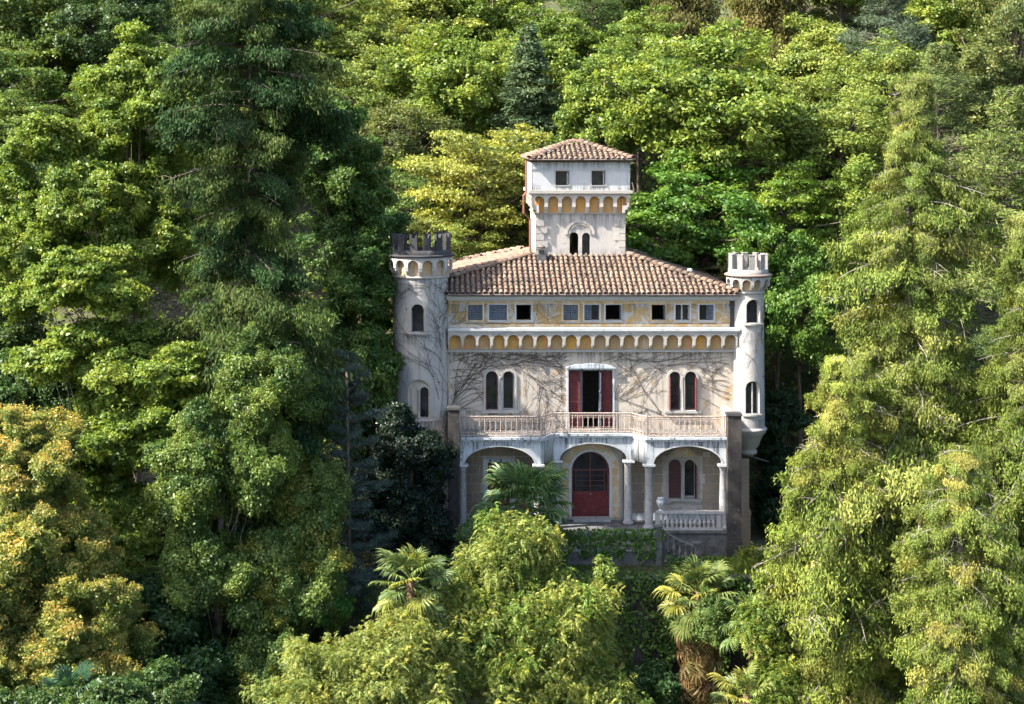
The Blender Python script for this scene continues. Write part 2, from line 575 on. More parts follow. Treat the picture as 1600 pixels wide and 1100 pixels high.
# ---- corbel table: twenty arches on brackets with painted panels
corbels = MB().box(XL, XR, -0.03, -0.002, 8.312, 8.33).build('corbel_table', 'trim', villa)
pitch = 22.5 / 32
mb = MB()
mb.add(*flat([notch(-pitch / 2, pitch / 2, 8.62, 9.178, -0.285, 0.285, 8.79, 0.285)], 0.14, -0.42))
for s in (-1, 1):
    x0, x1 = (pitch / 2 - 0.066, pitch / 2) if s > 0 else (-pitch / 2, -pitch / 2 + 0.066)
    mb.box(x0, x1, -0.419, -0.004, 8.56, 8.618)
    mb.box(x0, x1, -0.30, -0.004, 8.47, 8.558)
    mb.box(x0, x1, -0.17, -0.004, 8.335, 8.468)
unit = mb.mesh('corbel_arch')
pan = MB()
pan.add(*flat([arch(0, 0.60, 8.335, 8.79, 0.29)], 0.03, -0.035))
panel = pan.mesh('arch_panel')
PCOL = [(0.540, 0.270, 0.056), (0.508, 0.219, 0.068), (0.454, 0.270, 0.143), (0.540, 0.288, 0.075), (0.540, 0.279, 0.068), (0.454, 0.279, 0.143), (0.572, 0.270, 0.064),
        (0.410, 0.242, 0.112), (0.562, 0.298, 0.068), (0.540, 0.279, 0.068), (0.389, 0.260, 0.158), (0.367, 0.233, 0.150), (0.356, 0.233, 0.158), (0.454, 0.335, 0.217),
        (0.335, 0.223, 0.143), (0.389, 0.251, 0.158), (0.454, 0.233, 0.112), (0.594, 0.298, 0.053), (0.475, 0.251, 0.112), (0.324, 0.233, 0.150)]
for i in range(20):
    x = FX(711.4) + i * pitch
    o = put('corbel_arch', unit, 'trim', corbels); o.location.x = x
    o = put('arch_panel', panel, 'panel', corbels, color=PCOL[i]); o.location.x = x

# ---- attic windows
for i, (a, b, kind) in enumerate(attic):
    x0, x1, z0, z1 = FX(a), FX(b), FZ(500), FZ(476)
    w = slab('window', [rect(x0 - 0.07, x1 + 0.07, z0 - 0.06, z1 + 0.05), rect(x0 + 0.002, x1 - 0.002, z0 + 0.002, z1 - 0.002)], 0.04, -0.038, 'white' if i % 3 else 'ochre', villa)
    MB().box(x0 - 0.1, x1 + 0.1, -0.12, -0.04, z0 - 0.11, z0 - 0.063).build('sill', 'trim', w)
    xm = (x0 + x1) / 2
    if kind != 'open':
        MB().box(x0, x1, 0.26, 0.28, z0, z1).build('pane', 'glass', w)
    fr = MB()
    for u0, u1, v0, v1 in ((x0 + .003, x0 + 0.05, z0 + .003, z1 - .003), (x1 - 0.05, x1 - .003, z0 + .003, z1 - .003)):
        fr.box(u0, u1, 0.2, 0.255, v0, v1)
    if kind in ('glass',):
        fr.box(xm - 0.04, xm + 0.04, 0.2, 0.255, z0, z1)
    fr.build('casement', 'frame' if kind == 'glass' else 'blue', w)
    if kind in ('shut', 'half'):
        for s, (u0, u1) in enumerate(((x0 + 0.02, xm - 0.012), (xm + 0.012, x1 - 0.02))):
            if kind == 'half' and s == (1 if i == 4 else 0): continue
            sh = MB().box(u0, u0 + 0.045, 0.05, 0.09, z0 + 0.02, z1 - 0.02).box(u1 - 0.045, u1, 0.05, 0.09, z0 + 0.02, z1 - 0.02)
            for k in range(7):
                zz = z0 + 0.04 + k * (z1 - z0 - 0.1) / 6
                sh.box(u0 + 0.045, u1 - 0.045, 0.055 + 0.012 * (k % 2), 0.085, zz, zz + 0.085)
            sh.build('shutter', 'blue', w)
    elif kind == 'open' and i != 2:
        MB().box(x1 - 0.035, x1 - 0.01, -0.18, 0.18, z0 + 0.02, z1 - 0.02).build('shutter', 'blue', w)
# dark iron shutter hooks and knots of vine above some attic windows
for px in (906, 962, 1028, 1088):
    pass


# ---- paired arched windows
def lathe_prof_col(z0, z1, r):
    h = z1 - z0
    return [(r * 1.6, z0), (r * 1.6, z0 + 0.04), (r * 1.15, z0 + 0.07), (r, z0 + 0.12), (r * 0.9, z1 - 0.16), (r * 1.1, z1 - 0.14), (r * 1.05, z1 - 0.1), (r * 1.7, z1 - 0.03), (r * 1.7, z1)]


def bifora(lights, z0, zs, name, leaf, surround='trim', proud=0.06, deep=0.24):
    loops = []
    w = None
    mbf = MB()
    xa, xb = FX(lights[0][0]), FX(lights[1][1])
    outer = [(xa - 0.12, z0 - 0.02)]
    outer = []
    for (a, b), side in zip(lights, (0, 1)):
        c, ww = FX((a + b) / 2), (b - a) / 32
        t = 0.105
        lo = arch(c, ww + 2 * t, z0 - 0.002, zs)
        li = arch(c, ww - 0.004, z0 + 0.001, zs)
        if side == 0:
            lo = [(min(x, (xa + xb) / 2 - 0.001), z) for x, z in lo]
        else:
            lo = [(max(x, (xa + xb) / 2 + 0.001), z) for x, z in lo]
        # ring built as strip between the two outlines
        n = len(lo)
        vs = [(x, -proud, z) for x, z in lo] + [(x, -proud, z) for x, z in li] + [(x, 0.03, z) for x, z in li] + [(x, -0.002, z) for x, z in lo]
        fs = []
        for i in range(1, n):
            j = (i + 1) % n
            fs += [(i, j, n + j, n + i), (n + i, n + j, 2 * n + j, 2 * n + i), (3 * n + j, j, i, 3 * n + i)]
        mbf.add(vs, fs)
    w = mbf.build(name, surround, villa)
    xm = (xa + xb) / 2
    MB().lathe(lathe_prof_col(z0, zs + 0.02, 0.055), xm, -0.03, 10).build('colonnette', 'column', w, True)
    MB().box(xa - 0.22, xb + 0.22, -0.17, -0.003, z0 - 0.12, z0 - 0.004).box(xa - 0.14, xa + 0.1, -0.12, -0.004, z0 - 0.25, z0 - 0.123).box(xb - 0.1, xb + 0.14, -0.12, -0.004, z0 - 0.25, z0 - 0.123).box(xm - 0.16, xm + 0.16, -0.1, -0.004, z0 - 0.2, z0 - 0.123).build('sill', 'trim', w)
    for k, (a, b) in enumerate(lights):
        c, ww = FX((a + b) / 2), (b - a) / 32
        mode = leaf[k]
        slab('pane', [arch(c, ww, z0, zs)], 0.02, deep + 0.05, 'glass', w)
        if mode == 'shut':
            s = MB()
            nn = 17
            for q in range(nn):
                zz = z0 + 0.01 + q * (zs - z0) / nn
                s.box(c - ww / 2 + 0.01, c + ww / 2 - 0.01, 0.1 + 0.015 * (q % 2), 0.14, zz, zz + (zs - z0) / nn)
            s.add(*flat([arch(c, ww - 0.02, zs + 0.003, zs + 0.006)], 0.03, 0.105))
            s.build('shutter', 'maroon', w)
        else:
            fr = slab('casement', [arch(c, ww - 0.01, z0 + 0.004, zs), arch(c, ww - 0.13, z0 + 0.07, zs)], 0.05, deep, 'frame' if mode in ('white', 'open') else 'maroon', w)
            if mode in ('red', 'open'):
                for s in ((-1, 1) if mode == 'open' else (-1 if k == 0 else 1,)):
                    xx = c + s * (ww / 2 - 0.03)
                    if mode == 'open' and s < 0: continue
                    p = MB()
                    for q in range(14):
                        zz = z0 + 0.02 + q * (zs - z0 - 0.02) / 14
                        p.box(xx - 0.02, xx + 0.02, -0.22 + 0.02 * (q % 2), 0.2, zz, zz + (zs - z0) / 14)
                    p.build('shutter', 'red', w)
    return w


bifora(lights_up['left'], UPZ0, UPZS, 'window', ('dark', 'white'))
bifora(lights_up['right'], UPZ0, UPZS, 'window', ('red', 'red'))
gbw = bifora(GB, GBZ0, GBZS, 'window', ('shut', 'open'))
# pointed relief above the ground floor pair
mb = MB()
xm = (FX(1044.5) + FX(1088)) / 2
o1 = [(xm - 0.98, 2.55), (xm - 0.94, 2.75), (xm - 0.72, 3.15), (xm - 0.32, 3.55), (xm, 3.68), (xm + 0.32, 3.55), (xm + 0.72, 3.15), (xm + 0.94, 2.75), (xm + 0.98, 2.55)]
o2 = [(xm + (x - xm) * 0.90, 2.55 + (z - 2.55) * 0.91) for x, z in o1]
n = len(o1)
vs = [(x, -0.07, z) for x, z in o1] + [(x, -0.07, z) for x, z in o2] + [(x, -0.002, z) for x, z in o1] + [(x, -0.002, z) for x, z in o2]
fs = []
for i in range(n - 1):
    fs += [(i, n + i, n + i + 1, i + 1), (i, i + 1, 2 * n + i + 1, 2 * n + i), (n + i, 3 * n + i, 3 * n + i + 1, n + i + 1)]
mb.add(vs, fs)
mb.build('hood_mould', 'trim', gbw)
fill = o2 + [(xm + 0.7, 2.5), (xm - 0.7, 2.5)]
hs = [arch(FX((a + b) / 2), (b - a) / 32 + 0.212, GBZ0, GBZS) for a, b in GB]
slab('painted_tympanum', [[p for p in o2 if p[1] > 2.9]], 0.03, -0.035, 'ochre', gbw)

# ---- balcony door
bd = slab('window', [rect(BD[0] - 0.09, BD[1] + 0.09, BD[2], BD[3] + 0.1), rect(BD[0] + 0.002, BD[1] - 0.002, BD[2] + 0.003, BD[3] - 0.002)], 0.07, -0.068, 'fascia', villa)
bd['label'] = 'tall balcony window with open red louvred shutters'
hood = [(BD[0] - 0.14, BD[3] + 0.103), (BD[1] + 0.14, BD[3] + 0.103)] + [(BD[1] + 0.14 - (BD[1] - BD[0] + 0.28) * t, BD[3] + 0.13 + 0.2 * math.sin(PI * t) ** 0.5) for t in [i / 12 for i in range(13)]]
slab('hood', [hood], 0.2, -0.22, 'fascia', bd)
for x0, x1 in ((BD[0] + 0.02, BD[0] + 0.60), (BD[1] - 0.60, BD[1] - 0.02)):
    s = MB().box(x0, x0 + 0.06, 0.06, 0.11, BD[2] + .02, BD[3] - 0.02).box(x1 - 0.06, x1, 0.06, 0.11, BD[2] + .02, BD[3] - 0.02).box(x0 + .06, x1 - .06, 0.062, 0.108, BD[2] + 1.25, BD[2] + 1.35)
    nn = 30
    for q in range(nn):
        zz = BD[2] + 0.04 + q * (BD[3] - BD[2] - 0.1) / nn
        s.add([(x0 + .06, 0.065, zz), (x1 - .06, 0.065, zz), (x1 - .06, 0.10, zz + 0.075), (x0 + .06, 0.10, zz + 0.075), (x0 + .06, 0.105, zz), (x1 - .06, 0.105, zz)],
              [(0, 1, 2, 3), (0, 4, 5, 1), (3, 2, 5, 4)])
    s.build('shutter', 'red', bd)
# half open glazed leaf
lf = MB()
xh = BD[1] - 0.62
for z in (BD[2] + 0.02, BD[2] + 0.9, BD[2] + 1.8, BD[3] - 0.1):
    lf.box(xh - 0.02, xh + 0.04, -0.25, 0.33, z, z + 0.08)
for y in (-0.25, 0.25):
    lf.box(xh - 0.021, xh + 0.041, y, y + 0.08, BD[2] + 0.02, BD[3] - 0.02)
lf.build('casement', 'blue', bd)
MB().box(xh, xh + 0.01, -0.17, 0.25, BD[2] + 0.1, BD[3] - 0.1).build('pane', 'glass', bd)
fr = MB()
fr.box(BD[0] + 0.60, BD[0] + 0.70, 0.12, 0.2, BD[2] + .01, BD[3] - 0.01)
fr.build('casement', 'blue', bd)

# ---- front door under the portico
dx, dw = FX(922.5), 59 / 32
dzs = FZ(705) - dw / 2
door = slab('front_door', [arch(dx, dw - 0.02, 0.13, dzs, n=20), arch(dx, dw - 0.2, 1.35, dzs, n=20)], 0.07, 0.18, 'red', villa)
door['label'] = 'dark red arched glazed door'
slab('pane', [arch(dx, dw - 0.19, 1.345, dzs, n=20)], 0.02, 0.215, 'glass', door)
b_ = MB()
b_.box(dx - dw / 2 + 0.1, dx + dw / 2 - 0.1, 0.165, 0.179, 2.36, 2.45)
for x in (-0.72, -0.02, 0.68):
    b_.box(dx + x - 0.0, dx + x + 0.05, 0.166, 0.178, 1.36, 2.355)
for z in (1.62, 1.86, 2.10):
    b_.box(dx - 0.66, dx + 0.67, 0.17, 0.177, z, z + 0.03)
b_.box(dx - 0.03, dx + 0.03, 0.166, 0.178, 2.455, 3.3)
b_.build('glazing_bar', 'maroon', door)
for s in (-1, 1):
    MB().box(dx + s * 0.44 - 0.36, dx + s * 0.44 + 0.36, 0.155, 0.178, 0.28, 1.2).box(dx + s * 0.44 - 0.26, dx + s * 0.44 + 0.26, 0.14, 0.154, 0.38, 1.1).build('door_panel', 'red', door)
MB().lathe([(0.0, 1.18), (0.035, 1.2), (0.035, 1.25), (0, 1.27)], dx + 0.02, 0.13, 8).build('handle', 'frame', door)
for t0, t1, pr, mt in ((0.0, 0.14, 0.10, 'white'), (0.14, 0.50, 0.05, 'ochre'), (0.50, 0.64, 0.12, 'trim')):
    loops = [arch(dx, dw + 2 * t1, 0.1, dzs, dw / 2 + t1 * 0.85, 20), arch(dx, dw + 2 * t0 + 0.001, 0.1, dzs, dw / 2 + t0 * 0.85, 20)]
    lo, li = loops
    n = len(lo)
    mb = MB()
    vs = [(x, -pr, z) for x, z in lo] + [(x, -pr, z) for x, z in li] + [(x, 0.03, z) for x, z in li] + [(x, -0.002, z) for x, z in lo]
    fs = []
    for i in range(1, n):
        j = (i + 1) % n
        fs += [(i, j, n + j, n + i), (n + i, n + j, 2 * n + j, 2 * n + i), (3 * n + j, j, i, 3 * n + i)]
    mb.add(vs, fs)
    mb.build('door_surround', mt, door)
MB().box(dx - 0.85, dx + 0.95, -0.5, -0.13, 0.004, 0.12).build('doorstep', 'column', door)

# left ground window with closed red shutters
x0, x1, z0, z1 = FX(762), FX(797), FZ(790), FZ(722)
w = slab('window', [rect(x0 - 0.22, x1 + 0.22, z0 - 0.1, z1 + 0.16), rect(x0 + .002, x1 - .002, z0 + .002, z1 - .002)], 0.07, -0.068, 'fascia', villa)
for u0, u1 in ((x0 + 0.01, (x0 + x1) / 2 - 0.01), ((x0 + x1) / 2 + 0.01, x1 - 0.01)):
    s = MB().box(u0, u0 + 0.06, 0.03, 0.08, z0, z1).box(u1 - 0.06, u1, 0.03, 0.08, z0, z1)
    for q in range(22):
        zz = z0 + q * (z1 - z0) / 22
        s.add([(u0 + .06, 0.035, zz), (u1 - .06, 0.035, zz), (u1 - .06, 0.07, zz + 0.09), (u0 + .06, 0.07, zz + 0.09), (u0 + .06, 0.075, zz), (u1 - .06, 0.075, zz)], [(0, 1, 2, 3), (0, 4, 5, 1), (3, 2, 5, 4)])
    s.build('shutter', 'red', w)

# ---- ashlar blocks of the ground floor
def blocked(x0, x1, z0, z1):
    """split a course against openings"""
    spans = [(x0, x1)]
    boxes = [(dx - 1.56, dx + 1.56, -1, 4.2), (FX(762) - 0.24, FX(797) + 0.24, -1, FZ(722) + 0.18), (FX(1044.5) - 0.30, FX(1088) + 0.30, GBZ0 - 0.28, 3.05)]
    for a, b, c, d in boxes:
        if z1 <= c or z0 >= d: continue
        ns = []
        for p, q in spans:
            if q <= a or p >= b: ns.append((p, q)); continue
            if p < a: ns.append((p, a))
            if q > b: ns.append((b, q))
        spans = ns
    return [s for s in spans if s[1] - s[0] > 0.12]


rr = random.Random(3)
z = 0.02
k = 0
while z < 3.95:
    h = 0.44
    for side in ((XL + 0.3, dx - 1.4), (dx + 1.4, XR - 0.02)):
        x = side[0] - (0.42 if k % 2 else 0)
        while x < side[1]:
            L = 0.82 + rr.uniform(-0.08, 0.12)
            for a, b in blocked(max(x, side[0]) + 0.015, min(x + L, side[1]) - 0.015, z, z + h):
                if b - a > 0.1:
                    p = rr.uniform(0.018, 0.034)
                    MB().box(a, b, -p, -0.001, z + 0.02, z + h - 0.012).build('ashlar_block', 'ashlar', villa)
            x += L
    z += h
    k += 1
MB().box(XL, dx - 1.57, -0.07, -0.035, -0.02, 0.34).build('plinth', 'fascia', villa)
MB().box(dx + 1.57, XR, -0.07, -0.035, -0.02, 0.34).build('plinth', 'fascia', villa)
px_, pz_ = at(1104, 710, -0.1)
MB().box(px_ - 0.15, px_ + 0.15, -0.10, -0.036, pz_ - 0.12, pz_ + 0.12).build('wall_plaque', 'white', villa)
MB().box(px_ - 0.12, px_ + 0.12, -0.104, -0.101, pz_ - 0.09, pz_ - 0.06).box(px_ - 0.12, px_ - 0.02, -0.104, -0.101, pz_ - 0.04, pz_ + 0.06).box(px_ + 0.01, px_ + 0.12, -0.104, -0.101, pz_ - 0.04, pz_ + 0.06).build('plaque_relief', 'trim', villa)

# ---- portico
YF, YC = -2.0, -1.05


def s_curve(xa, ya, xb, yb, n=9):
    out = []
    for i in range(n + 1):
        t = i / n
        out.append((xa + (xb - xa) * t, ya + (yb - ya) * (3 * t * t - 2 * t ** 3)))
    return out


def front_line(off=0.0):
    """plan of the balcony's front edge, left to right; off moves it outwards"""
    p = [(-6.45, YF - off)] + s_curve(-2.62, YF - off, -1.9, YC - off) + s_curve(1.74, YC - off, 2.42, YF - off) + [(6.2, YF - off)]
    return p


for off, z0, z1, mt, nm in ((0.12, 4.30, 4.415, 'fascia', 'balcony'), (0.04, 4.20, 4.297, 'fascia', 'balcony_moulding')):
    lp = front_line(off) + [(6.2, -0.005), (-6.45, -0.005)]
    slab(nm, [lp], z1 - z0, z0, mt, villa, zmode=True)

slab('balcony_floor', [[(x, y + 0.1) for x, y in front_line(0)] + [(6.15, -0.01), (-6.4, -0.01)]], 0.004, 4.4155, 'concrete', villa, zmode=True)
AL = (-6.26, -2.93); AR = (2.74, 5.98); AC = (-1.66, 1.58)
for (a, b), x0, x1, y, zs, rise in ((AL, -6.47, -2.62, YF, 3.12, 0.84), (AR, 2.42, 6.22, YF, 3.14, 0.84), (AC, -1.93, 1.78, YC, 3.16, 0.77)):
    slab('arcade_wall', [notch(x0, x1, 3.08, 4.197, a, b, zs, rise, 24)], 0.32, y, 'fascia', villa)
    mb = MB()
    c, ww = (a + b) / 2, b - a
    vs, fs = [], []
    for i in range(25):
        an = PI - PI * i / 24
        for k, t in ((0, 0.0), (1, 0.06)):
            vs.append((c + (ww / 2 + t - 0.004) * math.cos(an), y - 0.025, zs + (rise + t - 0.004) * math.sin(an)))
        vs.append((c + (ww / 2 - 0.004) * math.cos(an), y + 0.1, zs + (rise - 0.004) * math.sin(an)))
    for i in range(24):
        o = 3 * i
        fs += [(o, o + 3, o + 4, o + 1), (o + 2, o + 5, o + 3, o)]
    mb.add(vs, fs).build('arch_moulding', 'white', villa)
for xa, ya, xb, yb in ((-2.62, YF, -1.93, YC), (1.78, YC, 2.42, YF)):
    path = s_curve(xa, ya, xb, yb, 10)
    vs, fs = [], []
    for x, y in path:
        vs += [(x, y + 0.002, 3.12), (x, y + 0.002, 4.195), (x, y + 0.3, 3.12), (x, y + 0.3, 4.195)]
    for i in range(10):
        o = 4 * i
        fs += [(o, o + 4, o + 5, o + 1), (o + 2, o + 3, o + 7, o + 6), (o, o + 2, o + 6, o + 4)]
    MB().add(vs, fs).build('curved_fascia', 'fascia', villa, True)


def column(x, y, r=0.2, z0=0.0, z1=3.11, mat='column'):
    p = [(r * 1.35, z0), (r * 1.35, z0 + 0.1), (r * 1.2, z0 + 0.16), (r * 1.05, z0 + 0.2), (r, z0 + 0.28), (r * 1.02, z0 + 1.2), (r * 0.86, z1 - 0.28), (r * 0.95, z1 - 0.26), (r * 0.95, z1 - 0.22), (r * 0.88, z1 - 0.2), (r * 1.15, z1 - 0.12), (r * 1.2, z1 - 0.1)]
    c = MB().lathe(p, x, y, 20).build('column', mat, villa, True)
    MB().box(x - r * 1.4, x + r * 1.4, y - r * 1.4, y + r * 1.4, z1 - 0.099, z1 - 0.004).build('capital', 'white', c)
    return c


for x, y in ((-2.74, -1.84), (2.53, -1.84), (-1.80, -0.88), (1.66, -0.88), (-6.36, -1.84), (6.09, -1.84)):
    column(x, y)
# corner piers
for x0, x1, top in ((-7.05, -6.5, 5.78), (6.19, 6.83, 5.5)):
    p = MB().box(x0, x1, -2.46, -1.9, -0.42, top).box(x0 - 0.04, x1 + 0.04, -2.5, -1.86, -1.3, -0.422).build('pier', 'pier', villa)
    MB().box(x0 - 0.05, x1 + 0.05, -2.51, -1.85, top + 0.002, top + 0.12, 0.03).build('pier_cap', 'dark_stone', p)
MB().box(6.3, 6.62, -1.895, -0.004, 4.418, 5.40).box(6.25, 6.68, -1.85, -0.02, 5.402, 5.50).build('parapet', 'wall', villa)
MB().box(-6.98, -6.62, -1.895, -0.004, 3.0, 5.45).build('parapet', 'wall', villa)
MB().box(6.25, 6.75, -1.895, -0.05, 3.3, 4.29).build('end_wall', 'fascia', villa)
# portico floor and base
MB().box(-6.6, 6.25, -2.2, -0.075, -0.12, 0.0).build('portico_floor', 'concrete', villa)
MB().box(-6.55, 6.18, -2.1, -0.2, -1.4, -0.122).build('portico_base', 'concrete', villa)

# ---- iron railing on the balcony
line = [(x, y + 0.06) for x, y in front_line(0)]
dense = []
for (xa, ya), (xb, yb) in zip(line[:-1], line[1:]):
    L = math.hypot(xb - xa, yb - ya); k = max(1, int(L / 0.05))
    for i in range(k):
        dense.append((xa + (xb - xa) * i / k, ya + (yb - ya) * i / k))
dense.append(line[-1])
rail = MB()
for zz, r_ in ((5.38, 0.03), (5.25, 0.016), (4.62, 0.016), (4.47, 0.022)):
    rail.tube([(x, y, zz) for x, y in dense[::3] + [dense[-1]]], r_, 6)
railing = rail.build('railing', 'iron', villa)
# one baluster with its scrolls
b_ = MB()
b_.tube([(0, 0, 4.42), (0, 0, 5.38)], 0.019, 6)
b_.lathe([(0.019, 4.9), (0.035, 4.92), (0.019, 4.94)], 0, 0, 6, cap=False)
for zz, r_, up in ((5.25, 0.105, 1), (4.62, 0.10, -1)):
    b_.tube([(r_ * math.cos(a), 0, zz + up * r_ * 1.15 * math.sin(a)) for a in [PI * i / 8 for i in range(9)]], 0.014, 4)
    b_.tube([(0.055 * math.cos(a) + 0.052, 0, zz - up * 0.055 + 0.05 * math.sin(a)) for a in [2 * PI * i / 8 for i in range(9)]], 0.011, 4, False)
    b_.tube([(0.055 * math.cos(a) - 0.052, 0, zz - up * 0.055 + 0.05 * math.sin(a)) for a in [2 * PI * i / 8 for i in range(9)]], 0.011, 4, False)
bal = b_.mesh('baluster')
acc, last = 0.1, dense[0]
for p in dense[1:]:
    acc += math.hypot(p[0] - last[0], p[1] - last[1])
    if acc >= 0.215:
        acc = 0
        o = put('baluster', bal, 'iron', railing)
        o.location = (p[0], p[1], 0)
        o.rotation_euler.z = math.atan2(p[1] - last[1], p[0] - last[0])
    last = p
for x, y in ((-2.62, YF + 0.06), (2.42, YF + 0.06), (-1.2, YC + .06), (1.1, YC + 0.06), (-6.4, YF + 0.06), (6.12, YF + 0.06)):
    MB().box(x - 0.03, x + 0.03, y - 0.03, y + 0.03, 4.42, 5.42).build('railing_post', 'iron', railing)

# ---- stone balustrade of the right bay and the balustrade of the garden terrace
def stone_baluster(h):
    p = [(0.085, 0), (0.085, 0.06 * h), (0.05, 0.1 * h), (0.06, 0.16 * h), (0.10, 0.34 * h), (0.105, 0.42 * h), (0.07, 0.52 * h), (0.045, 0.62 * h), (0.05, 0.80 * h), (0.075, 0.86 * h), (0.085, 0.92 * h), (0.085, h)]
    return MB().lathe(p, 0, 0, 10).mesh('stone_baluster')


bx0, bx1 = 2.92, 6.0
bs = MB().box(bx0 - 0.1, bx1 + 0.05, -2.12, -1.83, 0.78, 0.90).box(bx0 - 0.06, bx1, -2.08, -1.87, 0.004, 0.10).build('balustrade', 'column', villa)
for x in (bx0 + 0.02, bx1 - 0.17):
    MB().box(x - 0.11, x + 0.11, -2.08, -1.86, 0.102, 0.778).build('balustrade_post', 'column', bs)
sbm = stone_baluster(0.676)
for i in range(12):
    o = put('stone_baluster', sbm, 'column', bs, True)
    o.location = (bx0 + 0.27 + i * (bx1 - bx0 - 0.68) / 11, -1.975, 0.101)

# ---- main roof
RZ, SL = 11.08, (12.66 - 11.08) / 3.95
E = [(-9.5, -0.5), (7.08, -0.5), (7.3, 11.4), (-9.5, 11.4)]
T = [(-2.75, 3.45), (2.15, 3.45), (2.15, 7.95), (-2.75, 7.95)]
mb = MB()
vs = [(x, y, RZ) for x, y in E] + [(x, y, 12.66) for x, y in T]
mb.add(vs, [(0, 1, 5, 4), (1, 2, 6, 5), (2, 3, 7, 6), (3, 0, 4, 7), (3, 2, 1, 0)])
roof = mb.build('roof', 'underlay', villa)


def tile_mesh(L=0.47, w=0.165, seg=5, name='roof_tile'):
    """barrel tile lying along +Y (up the slope), wide end down"""
    vs, fs = [], []
    for t, (y, r_, dz) in enumerate(((0, w * 0.56, 0.045), (L, w * 0.44, 0.0))):
        for k in range(seg + 1):
            a = PI * k / seg
            vs.append((r_ * math.cos(a), y, dz + r_ * 0.95 * math.sin(a)))
    for k in range(seg + 1):
        a = PI * k / seg
        vs.append((w * 0.46 * math.cos(a), 0, 0.045 + w * 0.42 * math.sin(a)))
    m = seg + 1
    for k in range(seg):
        fs.append((k, k + 1, m + k + 1, m + k))
        fs.append((k + 1, k, 2 * m + k, 2 * m + k + 1))
    return vs, fs


tv, tf = tile_mesh()
tile_me = MB().add(tv, tf).mesh('roof_tile')


def tile_places(A, B, C, D, colw=0.265, row=0.40):
    """A,B eave corners (left, right seen from outside), C,D upper corners (right, left)"""
    A, B, C, D = map(Vector, (A, B, C, D))
    u = (B - A).normalized()
    up = ((D - A) - u * (D - A).dot(u))
    H_ = up.length
    v = up.normalized()
    n = u.cross(v)
    L0 = (B - A).length
    dl, dr = (D - A).dot(u), (C - A).dot(u)
    out = []
    nr = int(H_ / row) + 1
    for r_ in range(nr):
        t = r_ * row
        lo = dl * t / H_
        hi = L0 + (dr - L0) * t / H_
        c = int(lo / colw) + 1
        while c * colw < hi - 0.05:
            out.append((r_, A + u * (c * colw) + v * (t - 0.06), u, v, n))
            c += 1
    return out


P3 = lambda p, z: (p[0], p[1], z)
front = tile_places(P3(E[0], RZ), P3(E[1], RZ), P3(T[1], 12.66), P3(T[0], 12.66))
front = [f for f in front if f[1].x > -8.2 or f[1].y > 1.5]
front.sort(key=lambda f: f[0])
tr = random.Random(11)


def tile_matrix(f, jit=1.0):
    _, p, u, v, n = f
    m = Matrix((u, v, n)).transposed().to_4x4()
    m.translation = p + n * (0.005 + tr.uniform(0, 0.018) * jit) + u * tr.uniform(-0.015, 0.015) * jit + v * tr.uniform(-0.03, 0.03) * jit
    return m @ Matrix.Rotation(tr.uniform(-0.05, 0.05) * jit, 4, 'Z')


for f in front[:300]:
    o = put('roof_tile', tile_me, 'terracotta', roof, True)
    o.matrix_local = tile_matrix(f)
rest = MB()
sides = tile_places(P3(E[3], RZ), P3(E[0], RZ), P3(T[0], 12.66), P3(T[3], 12.66)) + tile_places(P3(E[1], RZ), P3(E[2], RZ), P3(T[2], 12.66), P3(T[1], 12.66)) + tile_places(P3(E[2], RZ), P3(E[3], RZ), P3(T[3], 12.66), P3(T[2], 12.66))
for f in front[300:] + sides:
    m = tile_matrix(f)
    rest.add([m @ Vector(q) for q in tv], tf)
tag(rest.build('tile_field', 'terracotta', roof, True), kind='stuff')


def ridge_line(a, b, parent, step=0.36):
    a, b = Vector(a), Vector(b)
    L = (b - a).length
    v = (b - a).normalized()
    u = v.cross(Vector((0, 0, 1))).normalized()
    n = u.cross(v)
    for i in range(int(L / step)):
        m = Matrix((u, v, n)).transposed().to_4x4()
        m.translation = a + v * (i * step) + n * (0.03 + tr.uniform(0, 0.015))
        o = put('ridge_tile', ridge_me, 'terracotta', parent, True)
        o.matrix_local = m


rv, rf = tile_mesh(0.44, 0.30, 6)
ridge_me = MB().add(rv, rf).mesh('ridge_tile')
for i in range(4):
    ridge_line(P3(E[i], RZ + 0.03), P3(T[i], 12.70), roof)

# chimney by the tower, small vent, broken tiles
cx_, cz_ = at(846, 401, 2.9)
ch = MB().box(cx_ - 0.22, cx_ + 0.22, 2.7, 3.14, cz_ - 0.5, cz_ + 0.12).box(cx_ - 0.14, cx_ + 0.14, 2.78, 3.06, cz_ + 0.122, cz_ + 0.34).box(cx_ - 0.27, cx_ + 0.27, 2.65, 3.19, cz_ + 0.342, cz_ + 0.41).build('chimney', 'concrete', roof)
MB().lathe([(0.16, cz_ + 0.412), (0.2, cz_ + 0.5), (0.12, cz_ + 0.56), (0.0, cz_ + 0.6)], cx_, 2.92, 10).build('chimney_cap', 'lead', ch)
vx_, vz_ = at(1078, 424, 3.5)
MB().lathe([(0.1, 11.6), (0.1, vz_), (0.16, vz_ + 0.02), (0.12, vz_ + 0.14), (0, vz_ + 0.16)], vx_, 3.5, 10).build('roof_vent', 'frame', roof)

